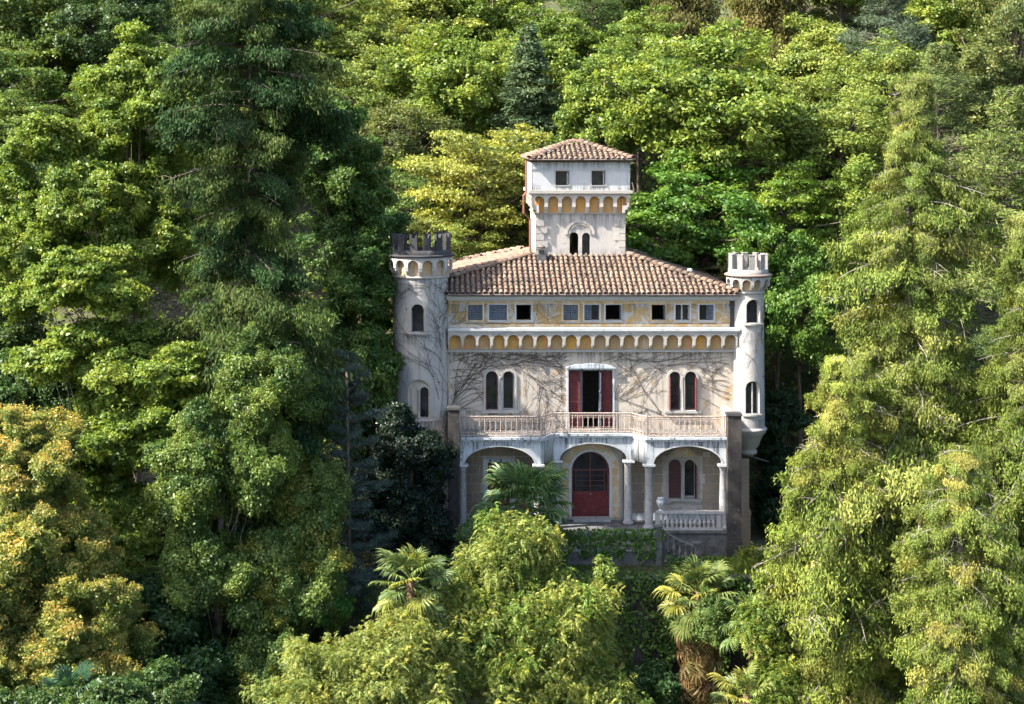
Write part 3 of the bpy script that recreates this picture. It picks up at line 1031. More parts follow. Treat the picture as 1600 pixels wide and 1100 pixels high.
# ---- square tower
TY = 3.42
TXL, TXR = at(837, 0, TY)[0], at(977, 0, TY)[0]
TD = 4.5
tz = lambda py: at(0, py, TY)[1]
Z0t, Z1t, Z2t, Z3t = 11.4, tz(334), tz(300), tz(250)
tcx = (TXL + TXR) / 2
la = [(at(890, 0, TY)[0], at(904, 0, TY)[0]), (at(909.5, 0, TY)[0], at(922, 0, TY)[0])]
tzs, tz0 = tz(370), tz(398.5)
loops = [rect(TXL, TXR, Z0t, Z2t)] + [arch((a + b) / 2, b - a, tz0, tzs) for a, b in la]
tw = MB()
tw.add(*flat(loops, 0.35, TY))
tw.box(TXL, TXL + 0.35, TY + 0.352, TY + TD, Z0t, Z2t).box(TXR - 0.35, TXR, TY + 0.352, TY + TD, Z0t, Z2t)
lb = [rect(TXL + .352, TXR - .352, Z0t, Z2t)] + [arch((a + b) / 2, b - a, tz0 - 0.2, tzs) for a, b in la[:1]]
tw.add(*flat(lb, 0.3, TY + TD - 0.302))
tower = tw.build('tower', 'tower', villa)
tower['label'] = 'square lookout tower rising from the roof'
hx0, hx1, hy0, hy1 = at(830.5, 0, 3.05)[0], at(984.5, 0, 3.05)[0], 3.05, TY + TD + 0.37
hz = lambda py: at(0, py, 3.05)[1]
wins = [(868, 889), (924.5, 945.5)]
hl = [rect(hx0, hx1, Z2t + 0.1, hz(250))] + [rect(at(a, 0, 3.05)[0], at(b, 0, 3.05)[0], hz(289.5), hz(267)) for a, b in wins]
hb = MB()
hb.add(*flat(hl, 0.3, hy0))
hb.box(hx0, hx0 + 0.3, hy0 + .302, hy1 - 0.302, Z2t + 0.1, hz(250)).box(hx1 - 0.3, hx1, hy0 + .302, hy1 - 0.302, Z2t + 0.1, hz(250)).box(hx0, hx1, hy1 - 0.3, hy1, Z2t + 0.1, hz(250))
hb.box(hx0 + .31, hx1 - .31, hy0 + .31, hy1 - .31, Z2t + 0.1, Z2t + 0.2)
hb.build('tower_head', 'white', tower)
MB().box(hx0 - 0.12, hx1 + 0.12, hy0 - 0.12, hy1 + 0.12, Z2t - 0.06, Z2t + 0.098).build('tower_cornice', 'trim', tower)
MB().box(hx0 - 0.02, hx1 + 0.02, hy0 - 0.035, hy0 - 0.002, hz(268) + 0.1, hz(268) + 0.16).build('band', 'white', tower)
for a, b in wins:
    x0, x1 = at(a, 0, 3.05)[0], at(b, 0, 3.05)[0]
    slab('window_frame', [rect(x0 - 0.05, x1 + 0.05, hz(289.5) - 0.05, hz(267) + 0.05), rect(x0 + .002, x1 - .002, hz(289.5) + .002, hz(267) - .002)], 0.03, hy0 - 0.032, 'trim', tower)
    MB().box(x1 - 0.1, x1 - 0.05, hy0 + 0.1, hy0 + 0.15, hz(289), hz(267.5)).build('casement', 'frame', tower)
    MB().box(x0 - 0.02, x1 + 0.02, hy0 + 0.31, hy0 + 0.33, hz(289.5) - .02, hz(267) + .02).build('pane', 'glass', tower)
# tower machicolation
npan = 7
tp = (hx1 - hx0 - 0.1) / npan
za0, za1 = Z1t + 0.06, Z2t - 0.063
ah = za1 - za0
mb = MB()
rw = tp * 0.37
mb.add(*flat([notch(-tp / 2, tp / 2, za0 + ah * 0.38, za1, -rw, rw, za1 - 0.14 - rw, rw)], 0.14, 0))
for s in (-1, 1):
    x0, x1 = (rw, tp / 2) if s > 0 else (-tp / 2, -rw)
    mb.box(x0, x1, 0.002, 0.36, za0 + ah * 0.30, za0 + ah * 0.378)
    mb.box(x0, x1, 0.11, 0.362, za0 + ah * 0.16, za0 + ah * 0.298)
    mb.box(x0, x1, 0.22, 0.364, za0, za0 + ah * 0.158)
tu = mb.mesh('corbel_arch')
pan = MB()
pan.add(*flat([arch(0, rw * 2.15, za0, za1 - 0.15 - rw, rw * 1.06)], 0.03, 0.33))
tpan = pan.mesh('arch_panel')
TC = [(0.508, 0.257, 0.075), (0.529, 0.257, 0.068), (0.562, 0.285, 0.075), (0.540, 0.266, 0.075), (0.540, 0.247, 0.068), (0.497, 0.247, 0.075), (0.540, 0.285, 0.083)]
for i in range(npan):
    x = hx0 + 0.05 + tp * (i + 0.5)
    for nm, me_, mt in (('corbel_arch', tu, 'tower'), ('arch_panel', tpan, 'panel')):
        o = put(nm, me_, mt, tower, color=TC[i])
        o.location = (x, hy0 + 0.02, 0)
        for xx, rz in ((hx0 + 0.02, -PI / 2), (hx1 - 0.02, PI / 2)):
            o = put(nm, me_, mt, tower, color=TC[(i + 3) % 7])
            o.location = (xx, hy0 + 0.05 + (hy1 - hy0 - 0.1) * (i + 0.5) / npan, 0)
            o.rotation_euler.z = rz
            o.scale.x = (hy1 - hy0 - 0.1) / npan / tp
MB().box(TXL - 0.05, TXR + 0.05, TY - 0.06, TY - 0.002, Z1t - 0.02, Z1t + 0.05).build('tower_moulding', 'trim', tower)
MB().box(TXL - 0.06, TXL - 0.002, TY - 0.06, TY + TD, Z1t - 0.02, Z1t + 0.05).build('tower_moulding', 'trim', tower)
# tower pair of arched lights with relief arch
mb = MB()
for rad0, rad1, pr in ((0.62, 0.76, 0.07), (0.50, 0.56, 0.05)):
    cxx, czz = (la[0][0] + la[1][1]) / 2, tzs + 0.12
    vs, fs = [], []
    K = 20
    for i in range(K + 1):
        a = PI * i / K
        for r_, yy in ((rad0, -pr), (rad1, -pr), (rad0, 0), (rad1, 0)):
            vs.append((cxx + r_ * math.cos(a), TY + yy - 0.002, czz + r_ * math.sin(a)))
    for i in range(K):
        o = 4 * i
        fs += [(o, o + 4, o + 5, o + 1), (o + 1, o + 5, o + 7, o + 3), (o + 2, o + 6, o + 4, o)]
    mb.add(vs, fs)
mb.build('relief_arch', 'tower', tower)
cxx = (la[0][1] + la[1][0]) / 2
MB().lathe(lathe_prof_col(tz0, tzs + 0.03, 0.05), cxx, TY + 0.1, 8).build('colonnette', 'column', tower, True)
MB().box(la[0][0] - 0.1, la[1][1] + 0.1, TY - 0.08, TY - 0.002, tz0 - 0.08, tz0 - 0.004).build('sill', 'trim', tower)
a, b = la[1]
slab('pane', [arch((a + b) / 2, b - a, tz0, tzs)], 0.02, TY + 0.2, 'glass', tower)
# quoins
q = random.Random(5)
z = tz(398)
i = 0
while z < Z1t - 0.3:
    h = 0.36
    w1 = 0.62 if i % 2 else 0.42
    MB().box(TXL + 0.0, TXL + w1, TY - 0.05 - q.uniform(0, 0.02), TY - 0.002, z + 0.015, z + h - 0.015).build('quoin', 'trim', tower)
    w2 = 0.55 if i % 2 == 0 else 0.35
    MB().box(TXR - w2, TXR, TY - 0.02 - q.uniform(0, 0.015), TY - 0.002, z + 0.015, z + h - 0.015).build('quoin', 'tower', tower)
    z += h
    i += 1
# tower roof
ex0, ex1, ey0, ey1 = hx0 - 0.14, hx1 + 0.12, hy0 - 0.30, hy1 + 0.3
ez = hz(250) + 0.02
ax, az = at(901, 222, (ey0 + ey1) / 2)
ay = (ey0 + ey1) / 2
EC = [(ex0, ey0, ez), (ex1, ey0, ez), (ex1, ey1, ez), (ex0, ey1, ez)]
AP0, AP1 = (ax - 0.25, ay, az - 0.06), (ax + 0.25, ay, az - 0.06)
mb = MB().add(EC + [AP0, AP1], [(0, 1, 5, 4), (1, 2, 5), (2, 3, 4, 5), (3, 0, 4), (3, 2, 1, 0)])
mb.box(ex0 + 0.08, ex1 - 0.08, ey0 + 0.08, ey1 - 0.08, ez - 0.1, ez - 0.004)
troof = mb.build('tower_roof', 'underlay', tower)
tt = MB()
for f in tile_places(EC[0], EC[1], AP1, AP0) + tile_places(EC[3], EC[0], AP0, AP0) + tile_places(EC[1], EC[2], AP1, AP1) + tile_places(EC[2], EC[3], AP0, AP1):
    m = tile_matrix(f)
    tt.add([m @ Vector(qq) for qq in tv], tf)
for a, b in ((EC[0], AP0), (EC[1], AP1), (EC[2], AP1), (EC[3], AP0), (AP0, AP1)):
    a, b = Vector(a), Vector(b)
    v = (b - a).normalized(); u = v.cross(Vector((0, 0, 1))).normalized(); n = u.cross(v)
    for i in range(int((b - a).length / 0.36) + 1):
        m = Matrix((u, v, n)).transposed().to_4x4()
        m.translation = a + v * i * 0.36 + n * 0.05
        tt.add([m @ Vector(qq) for qq in rv], rf)
tag(tt.build('tile_field', 'terracotta', tower, True), kind='stuff')
MB().tube([(ex0, ey0 - 0.02, ez), (ex1, ey0 - 0.02, ez)], 0.055, 6).build('gutter', 'lead', tower)
cx_, cz_ = at(855, 244, 4.0)
MB().lathe([(0.2, cz_ - 0.3), (0.2, cz_ + 0.05), (0.13, cz_ + 0.08), (0.13, cz_ + 0.22), (0.24, cz_ + 0.24), (0.22, cz_ + 0.30), (0, cz_ + 0.32)], cx_, 4.0, 12).build('chimney', 'frame', tower)
# copper downpipe on the tower's left corner
dpx = lambda px, py, y: (at(px, py, y)[0], y, at(px, py, y)[1])
MB().tube([dpx(822, 250, 3.0), dpx(822, 300, 3.0), dpx(818, 306, 2.95), dpx(818, 333, 2.95), dpx(828, 342, 3.35), dpx(828.5, 402, 3.35)], 0.05, 6).build('downpipe', 'pipe', tower)
MB().tube([(hx1 + 0.1, 2.98, hz(285)), (hx1 + 0.18, 2.95, hz(296)), (hx1 + 0.18, 2.95, hz(302)), (TXR + 0.04, 3.3, Z1t)], 0.03, 6).build('downpipe', 'lead', tower)


# ---- round towers
def cyl_wall(cx, cy, r0, r1, z0, z1, wins, n=56, th=0.25):
    ang = list(np.linspace(-PI, PI, n + 1))
    rm = (r0 + r1) / 2
    for (tc, hw, *_rest) in wins:
        ha = hw / rm
        ang = [a for a in ang if not (tc - ha - 0.02 < a < tc + ha + 0.02)]
        ang += list(np.linspace(tc - ha, tc + ha, 13))
    ang = sorted(ang)
    mb = MB()
    rad = lambda z: r0 + (r1 - r0) * (z - z0) / (z1 - z0)
    pt = lambda a, z, d=0: (cx + (rad(z) - d) * math.sin(a), cy - (rad(z) - d) * math.cos(a), z)
    for a, b in zip(ang[:-1], ang[1:]):
        mid = (a + b) / 2
        holes = []
        for tc, hw, zb, zs, rise in wins:
            ha = hw / rm
            if abs(mid - tc) < ha:
                top = lambda q: zs + rise * math.sqrt(max(0, 1 - ((q - tc) / ha) ** 2))
                holes.append((zb, zb, top(a), top(b)))
                mb.add([pt(a, zb), pt(b, zb), pt(b, zb, th), pt(a, zb, th)], [(0, 1, 2, 3)])
                mb.add([pt(a, top(a)), pt(b, top(b)), pt(b, top(b), th), pt(a, top(a), th)], [(3, 2, 1, 0)])
        holes.sort()
        la_, lb_ = z0, z0
        for za, zb2, ta, tb in holes:
            mb.add([pt(a, la_), pt(b, lb_), pt(b, zb2), pt(a, za)], [(0, 1, 2, 3)])
            la_, lb_ = ta, tb
        mb.add([pt(a, la_), pt(b, lb_), pt(b, z1), pt(a, z1)], [(0, 1, 2, 3)])
    for tc, hw, zb, zs, rise in wins:
        ha = hw / rm
        for q in (tc - ha, tc + ha):
            mb.add([pt(q, zb), pt(q, zs), pt(q, zs, th), pt(q, zb, th)], [(0, 1, 2, 3)])
    return mb


def round_tower(name, label, px, shaft_px, head_px, mer_px, cy, zz, wins, narch, nmer, mmat, smat, base=None, swallow=False):
    """zz: list of heights (base, moulding, arch bottom, arch top / cornice, parapet base, merlon top)"""
    cx = FX(px)
    r, rh, rm_ = shaft_px / 32, head_px / 32, mer_px / 32
    zb, zm, za, zc, zp, zt = zz
    root = cyl_wall(cx, cy, r * 1.03 if base is None else base, r, zb, zm, wins).build(name, smat, villa, True)
    root['label'] = label
    MB().lathe([(r - 0.01, zm - 0.1), (r + 0.07, zm - 0.07), (r + 0.08, zm), (r + 0.02, zm + 0.05), (r - 0.02, zm + 0.05)], cx, cy, 40, cap=False).build('ring_moulding', 'trim', root, True)
    # drum behind the arches, corbelled out
    MB().lathe([(r - 0.02, zm), (r - 0.02, zc), (rh - 0.12, zc + 0.001)], cx, cy, 40, cap=False).build('drum', smat, root, True)
    p = 2 * PI * rh / narch
    rw = p * 0.36
    mb = MB()
    mb.add(*flat([notch(-p / 2, p / 2, za + (zc - za) * 0.4, zc, -rw, rw, zc - 0.12 - rw, rw, 10)], 0.12, 0, bend=(rh, 0, 0)))
    dd = rh - r
    for s in (-1, 1):
        x0, x1 = (rw, p / 2) if s > 0 else (-p / 2, -rw)
        for zl, zh, d0 in ((0.26, 0.395, 0.02), (0.12, 0.257, dd * 0.45), (-0.02, 0.117, dd * 0.72)):
            lo, hi = za + (zc - za) * zl, za + (zc - za) * zh
            vs = []
            for z_ in (lo, hi):
                for xx, d in ((x0, d0), (x1, d0), (x1, dd + 0.02), (x0, dd + 0.02)):
                    a = xx / rh
                    vs.append(((rh - d) * math.sin(a), -(rh - d) * math.cos(a), z_))
            mb.add(vs, [(3, 2, 1, 0), (4, 5, 6, 7), (0, 1, 5, 4), (1, 2, 6, 5), (2, 3, 7, 6), (3, 0, 4, 7)])
    um = mb.mesh('corbel_arch')
    pm = MB()
    ww = rw * 2.1 * (r + 0.01) / rh
    pm.add(*flat([arch(0, ww, za, zc - 0.13 - rw, rw)], 0.02, -0.012, bend=(r, 0, 0)))
    pm_ = pm.mesh('arch_panel')
    cols = [(0.42, 0.30, 0.20), (0.40, 0.30, 0.23), (0.45, 0.31, 0.18), (0.40, 0.33, 0.27)]
    for i in range(narch):
        for nm, me_, mt in (('corbel_arch', um, smat), ('arch_panel', pm_, 'panel')):
            o = put(nm, me_, mt, root, color=cols[i % 4])
            o.location = (cx, cy, 0)
            o.rotation_euler.z = 2 * PI * (i + 0.5) / narch
    # cornice, deck and parapet
    MB().lathe([(rh - 0.1, zc + 0.002), (rh + 0.06, zc + 0.004), (rh + 0.10, zc + 0.07), (rh + 0.04, zc + 0.12), (rm_ - 0.25, zc + 0.13), (0.0, zc + 0.131)], cx, cy, 40, cap=False).build('cornice', mmat if swallow else 'pipe_stone', root, True)
    MB().lathe([(rm_, zc + 0.1), (rm_, zp), (rm_ - 0.2, zp + 0.001), (rm_ - 0.2, zc + 0.1)], cx, cy, 40, cap=False).build('parapet', mmat, root, True)
    pm2 = 2 * PI * rm_ / nmer
    w = pm2 * (0.56 if swallow else 0.47)
    if swallow:
        lp = [(-w / 2, zp), (w / 2, zp), (w / 2, zt), (w * 0.28, zt - 0.03), (0.06, zt - 0.17), (0, zt - 0.19), (-0.06, zt - 0.17), (-w * 0.28, zt - 0.03), (-w / 2, zt)]
    else:
        lp = [(-w / 2, zp), (w / 2, zp), (w / 2, zt), (-w / 2, zt)]
    mm = MB()
    mm.add(*flat([lp], 0.2, 0, bend=(rm_ - 0.002, 0, 0)))
    if not swallow:
        mm.add(*flat([rect(-w / 2 - 0.02, w / 2 + 0.02, zt + 0.002, zt + 0.05)], 0.24, -0.02, bend=(rm_ - 0.002, 0, 0)))
    me_ = mm.mesh('merlon')
    for i in range(nmer):
        o = put('merlon', me_, mmat, root)
        o.location = (cx, cy, 0)
        o.rotation_euler.z = 2 * PI * (i + (0.5 if swallow else 0.0)) / nmer
    # window fittings
    for tc, hw, zb_, zs_, rise in wins:
        rr_ = r + 0.01
        fr = MB()
        lo, li = arch(0, 2 * hw + 0.16, zb_ - 0.03, zs_, rise + 0.08), arch(0, 2 * hw, zb_, zs_, rise)
        n = len(lo)
        vs = [(x, -0.04, z) for x, z in lo] + [(x, -0.04, z) for x, z in li] + [(x, 0.05, z) for x, z in li] + [(x, 0.03, z) for x, z in lo]
        fs = []
        for i in range(n):
            j = (i + 1) % n
            fs += [(i, j, n + j, n + i), (n + i, n + j, 2 * n + j, 2 * n + i), (3 * n + j, j, i, 3 * n + i)]
        vs = [((rr_ - y) * math.sin(x / rr_), -(rr_ - y) * math.cos(x / rr_), z) for x, y, z in vs]
        o = fr.add(vs, fs).build('window_surround', 'trim', root)
        o.location = (cx, cy, 0); o.rotation_euler.z = tc
        sl = MB()
        vs, fs = [], []
        for i in range(7):
            a = (-hw - 0.12 + (2 * hw + 0.24) * i / 6) / rr_
            for d, z_ in ((0.13, zb_ - 0.035), (0.13, zb_ - 0.12), (-0.02, zb_ - 0.12), (-0.02, zb_ - 0.035)):
                vs.append(((rr_ + d) * math.sin(a), -(rr_ + d) * math.cos(a), z_))
        for i in range(6):
            o_ = 4 * i
            for k in range(4):
                fs.append((o_ + k, o_ + (k + 1) % 4, o_ + 4 + (k + 1) % 4, o_ + 4 + k))
        fs += [(0, 1, 2, 3), (27, 26, 25, 24)]
        o = sl.add(vs, fs).build('sill', 'trim', root)
        o.location = (cx, cy, 0); o.rotation_euler.z = tc
        o = slab('pane', [arch(0, 2 * hw + 0.05, zb_ - 0.02, zs_, rise + 0.02)], 0.02, -(r - 0.2), 'glass', root)
        o.location = (cx, cy, 0); o.rotation_euler.z = tc
    return root, cx, cy, r


M['pipe_stone'] = plaster('red_stone', (0.42, 0.30, 0.25), (0.34, 0.26, 0.22), (0.16, 0.13, 0.12), (0.5, 0.46, 0.42), 0.62, 0.56, scale=2)
lw = [(-0.10, 0.32, FZ(514), FZ(482), 0.32), (-0.05, 0.53, FZ(648), FZ(604), 0.5)]
rt, lcx, lcy, lr = round_tower('round_tower', 'thick round tower with dark swallowtail battlements', 657, 43, 51, 48, 0.25,
                               [-1.4, FZ(430), FZ(428), FZ(400), FZ(389), FZ(364)], lw, 14, 14, 'dark_stone', 'shaft', 1.40, True)
# two arched lights set inside the lower niche
g = MB()
for dxx in (-0.26, 0.26):
    pass
o = slab('niche_panel', [arch(0, 1.04, FZ(648), FZ(604), 0.5), arch(-0.26, 0.40, FZ(646), FZ(606), 0.2), arch(0.26, 0.40, FZ(646), FZ(606), 0.2)], 0.06, -(lr - 0.10), 'wall', rt)
o.location = (lcx, lcy, 0); o.rotation_euler.z = -0.05
o = slab('blind_panel', [arch(-0.26, 0.40, FZ(646), FZ(606), 0.2)], 0.02, -(lr - 0.15), 'wall', rt)
o.location = (lcx, lcy, 0); o.rotation_euler.z = -0.05
o = MB().lathe(lathe_prof_col(FZ(646), FZ(604), 0.045), 0, -(lr - 0.06), 8).build('colonnette', 'column', rt, True)
o.location = (lcx, lcy, 0); o.rotation_euler.z = -0.05

rw_ = [(0.15, 0.34, FZ(502), FZ(477), 0.34), (0.10, 0.35, FZ(643), FZ(604), 0.35)]
tr2, rcx, rcy, rr2 = round_tower('turret', 'slim round corner turret with pale square merlons', 1170, 23.5, 34, 31, 0.15,
                                 [FZ(670), FZ(455), FZ(452), FZ(431), FZ(420), FZ(398)], rw_, 12, 10, 'merlon', 'shaft', 0.80)
o = MB().box(-0.03, 0.03, -(rr2 - 0.06), -(rr2 - 0.14), FZ(643), FZ(596)).build('mullion', 'frame', tr2)
o.location = (rcx, rcy, 0); o.rotation_euler.z = 0.10
zb_ = FZ(670)
MB().lathe([(0.80, zb_ + 0.12), (0.90, zb_ + 0.05), (0.92, zb_ - 0.03), (0.84, zb_ - 0.09), (0.85, zb_ - 0.16), (0.72, zb_ - 0.28), (0.60, zb_ - 0.55), (0.50, zb_ - 0.85), (0.34, zb_ - 1.0), (0.42, zb_ - 1.06), (0.42, zb_ - 1.2), (0.25, zb_ - 1.32), (0.0, zb_ - 1.4)], rcx, rcy, 32, cap=False).build('bracket', 'trim', tr2, True)
MB().box(6.9, 7.62, -0.28, 0.5, -1.4, 3.02).box(6.86, 7.70, -0.34, 0.45, 0.30, 0.52).box(6.88, 7.68, -0.31, 0.48, -1.4, 0.298).build('buttress', 'ashlar', villa)
MB().tube([(7.5, 1.2, 3.0), (9.3, 3.0, 2.2)], 0.05, 6).build('drainpipe', 'lead', villa)

# ---- garden terrace in front of the portico, ivy grown
TYF = -3.55
terrace = empty('terrace_balustrade', (0, TYF, -1.4), 'low stone balustrade overgrown with ivy in front of the portico', 'balustrade')
T0 = Vector((0, TYF, -1.4))


def tbuild(mb, name, mat, parent=None, smooth=False):
    mb.v = [tuple(Vector(p) - T0) for p in mb.v]
    return mb.build(name, mat, parent or terrace, smooth)


tx0, tx1 = at(845, 0, TYF)[0], at(1027, 0, TYF)[0]
tbuild(MB().box(tx0, tx1, TYF, -2.11, -1.5, -0.62), 'terrace_base', 'concrete')
tbuild(MB().box(tx0 - 0.05, tx1 + 0.05, TYF - 0.08, TYF + 0.18, 0.16, 0.28).box(tx0, tx1, TYF - 0.05, TYF + 0.15, -0.617, -0.53), 'rail', 'column')
for x in (tx0 + 0.1, (tx0 + tx1) / 2, tx1 - 0.1):
    tbuild(MB().box(x - 0.13, x + 0.13, TYF - 0.06, TYF + 0.16, -0.528, 0.158), 'post', 'column')
sb2 = stone_baluster(0.686)
for i in range(20):
    x = tx0 + 0.35 + i * (tx1 - tx0 - 0.7) / 19
    if abs(x - (tx0 + tx1) / 2) < 0.2: continue
    o = put('stone_baluster', sb2, 'column', terrace, True)
    o.location = Vector((x, TYF + 0.05, -0.529)) - T0
# stair going down to the right of the terrace
stair = empty('garden_stair', (3.6, -2.9, -1.3), 'short dark stone stair with sloping handrail below the right bay', 'stair')
S0 = Vector((3.6, -2.9, -1.3))
for i in range(5):
    x = tx1 + 0.1 + i * 0.30
    mb = MB().box(x, x + 0.30, -3.45, -2.12, -1.5, -0.40 - i * 0.18)
    mb.v = [tuple(Vector(p) - S0) for p in mb.v]
    mb.build('step', 'concrete', stair)
mb = MB()
hr0, hr1 = Vector((tx1 + 0.1, -3.55, 0.42)), Vector((tx1 + 1.75, -3.55, -0.42))
mb.tube([hr0, (hr0 + hr1) / 2 + Vector((0, 0, -0.08)), hr1], 0.085, 6)
mb.v = [tuple(Vector(p) - S0) for p in mb.v]
mb.build('handrail', 'concrete', stair)
sb3 = stone_baluster(0.8)
for i in range(6):
    o = put('stone_baluster', sb3, 'concrete', stair, True)
    t = (i + 0.5) / 6
    p = hr0.lerp(hr1, t)
    o.location = Vector((p.x, -3.55, p.z - 0.86)) - S0
for x, z1 in ((tx1 + 0.05, 0.5), (tx1 + 1.85, -0.3)):
    mb = MB().box(x - 0.15, x + 0.15, -3.7, -3.4, -1.6, z1).box(x - 0.2, x + 0.2, -3.75, -3.35, z1 + 0.002, z1 + 0.1)
    mb.v = [tuple(Vector(p) - S0) for p in mb.v]
    mb.build('newel_post', 'concrete', stair)
# stone urn on the right bay's balustrade
ux, uz = at(1032.5, 798, -1.97)
urn = MB().lathe([(0.13, 0), (0.13, 0.04), (0.06, 0.08), (0.07, 0.13), (0.17, 0.25), (0.215, 0.38), (0.21, 0.48), (0.15, 0.55), (0.17, 0.58), (0.17, 0.62), (0.10, 0.62), (0.06, 0.5)], 0, 0, 16).build('stone_urn', 'fascia', None, True)
urn.location = (ux, -1.97, 0.902)
tag(urn, 'small bluish stone urn standing on the balustrade of the right bay', 'urn')

# ---- retaining wall with an arched opening, lower garden pier
RWY = -6.95
rwall = empty('retaining_wall', (0, RWY, -5.6), 'ivy topped stone retaining wall with dark opening below the villa garden', 'wall')
ox = at(975, 0, RWY)[0]
mb = MB()
mb.add(*flat([rect(-8, 10, -6.6, -1.1), arch(ox, 0.75, -5.7, -3.7)], 0.5, 0))
mb.v = [(x, y, z + 5.6) for x, y, z in mb.v]
mb.build('wall_face', 'pier', rwall)
mb = MB().box(-8.05, 10.05, -0.08, 0.55, 4.502, 4.66)
mb.build('coping', 'pier', rwall)
for px, w, h, dpt in ((998, 0.32, 3.0, 0.6), (1026, 0.22, 2.6, 0.35)):
    x = at(px, 0, RWY - 0.3)[0]
    MB().box(x - w, x + w, -dpt, -0.003, -1.0, h).build('buttress', 'pier', rwall)
# stone table on the lawn
tx_, tz_ = at(1201, 893, -6.0)
tbl = empty('stone_table', (tx_, -6.0, -1.25), 'weathered stone table on the lawn right of the villa', 'table')
MB().box(-0.52, 0.52, -0.4, 0.4, tz_ + 1.15, tz_ + 1.27, 0.02).build('table_top', 'trim', tbl)
MB().box(-0.40, -0.16, -0.28, 0.28, -0.2, tz_ + 1.148).build('table_leg', 'pier', tbl)
MB().box(0.16, 0.40, -0.28, 0.28, -0.2, tz_ + 1.148).build('table_leg', 'pier', tbl)


# ---- bare creeper stems on the walls
vr = random.Random(21)


def creeper(name, label, starts, region, avoid, surf, steps=60, branch=0.10, base_r=0.012, wander=0.16, depth=3):
    mb = MB()
    buds = MB()
    queue = [(x, z, a, base_r * vr.uniform(0.8, 1.25), steps, 0) for x, z, a in starts]
    while queue:
        x, z, a, r_, n, lev = queue.pop()
        pts, rad = [], []
        drift = vr.uniform(-0.03, 0.03)
        for i in range(n):
            pts.append(surf(x, z, vr.uniform(0.015, 0.04)))
            rad.append(max(r_ * (1 - 0.7 * i / n), 0.0062))
            a += vr.gauss(0, wander) + drift
            nx, nz = x + 0.16 * math.cos(a), z + 0.16 * math.sin(a)
            if not region(nx, nz): a += 0.9 * vr.choice((-1, 1)); nx, nz = x + 0.16 * math.cos(a), z + 0.16 * math.sin(a)
            if not region(nx, nz): break
            if any(p < nx < q and c < nz < d for p, q, c, d in avoid): break
            x, z = nx, nz
            if lev < depth and vr.random() < branch:
                queue.append((x, z, a + vr.choice((-1, 1)) * vr.uniform(0.35, 0.9), r_ * 0.75, int(n * vr.uniform(0.35, 0.8)), lev + 1))
            if vr.random() < 0.05:
                p = Vector(surf(x, z, 0.04))
                q_ = vr.uniform(0.02, 0.045)
                buds.add([p + Vector((-q_, 0, 0)), p + Vector((0, -q_, -q_)), p + Vector((q_, 0, 0)), p + Vector((0, -q_ * 0.5, q_))], [(0, 1, 2), (0, 2, 3), (0, 1, 3), (1, 2, 3)])
        if len(pts) > 3:
            mb.tube(pts, rad, 3, False)
    root = mb.build(name, 'vine')
    tag(root, label, 'climbing plant')
    if buds.v: tag(buds.build('dry_buds', 'vine', root), kind='stuff')
    return root


fav = [(FX(756), FX(807), FZ(644), FZ(577)), (FX(1042), FX(1092), FZ(644), FZ(576)), (FX(884), FX(961), FZ(680), FZ(566))]
fsurf = lambda x, z, d: (x, -d, z)
lsurf = lambda x, z, d: (lcx + (lr + 0.03 + d) * math.sin(x), lcy - (lr + 0.03 + d) * math.cos(x), z)
freg = lambda x, z: XL + 0.05 < x < XR - 0.4 and 4.6 < z < 8.15
creeper('bare_creeper', 'bare brown creeper stems on the wall left of the balcony window', [(-6.95 + 0.05 * i, 4.7 + 0.25 * i, 1.1 - 0.10 * i) for i in range(9)] + [(-6.7, 5.4, 0.2), (-6.8, 6.6, 0.25), (-6.9, 7.3, 0.2), (-6.6, 7.9, -0.1), (-4.5, 7.9, -0.3), (-3.0, 7.9, -0.4), (-6.9, 6.0, 0.5), (-4.8, 8.0, -0.8), (-2.4, 8.0, -0.7), (-6.9, 5.6, 0.8), (-6.9, 6.9, 0.1), (-5.5, 8.1, -0.2), (-3.8, 8.1, -0.15), (-6.95, 7.7, -0.1), (-2.0, 8.1, -1.0)], lambda x, z: freg(x, z) and x < -1.0, fav, fsurf, 85, 0.10, 0.013, 0.12)
creeper('bare_creeper', 'bare brown creeper stems on the wall right of the balcony window', [(6.6, 5.3, 2.7), (6.7, 5.9, 2.75), (6.65, 6.5, 2.8), (6.6, 7.0, 2.85), (6.7, 7.6, 3.0), (6.5, 8.0, 3.3), (3.4, 5.1, 2.3), (3.6, 5.0, 2.45), (3.3, 5.3, 2.2), (5.6, 8.0, 3.6), (4.5, 8.0, 3.5), (2.5, 8.0, 3.7), (1.5, 8.0, 3.6), (2.2, 7.9, -0.3), (6.7, 6.2, 2.9), (6.65, 7.3, 2.9), (6.6, 7.8, 3.1), (5.0, 8.1, 3.3), (3.5, 8.1, 3.4), (2.0, 8.1, 3.3), (6.6, 6.8, 3.0)], lambda x, z: freg(x, z) and x > -0.9 and not (z < 5.8 and x < 1.8), fav, fsurf, 85, 0.10, 0.012, 0.08)
creeper('bare_creeper', 'bare creeper net climbing the thick round tower', [(0.75, 1.0, 1.5), (0.9, 1.5, 1.6), (0.6, 2.5, 1.7), (0.8, 4.0, 1.6), (0.95, 5.0, 1.55), (0.7, 6.0, 1.8), (0.5, 7.0, 1.9), (0.9, 7.5, 1.5), (0.3, 7.5, 2.4), (0.8, 8.5, 1.7), (0.9, 10, 1.7), (0.2, 9.3, 2.6), (0.6, 10.5, 2.2), (0.1, 6.2, 2.2)],
        lambda x, z: -1.3 < x < 1.35 and 0.8 < z < 11.7, [(-0.38, 0.2, FZ(517), FZ(470)), (-0.48, 0.38, FZ(652), FZ(586))], lsurf, 55, 0.14, 0.0125)
asurf = lambda x, z, d: (x, -0.05 - d, z)
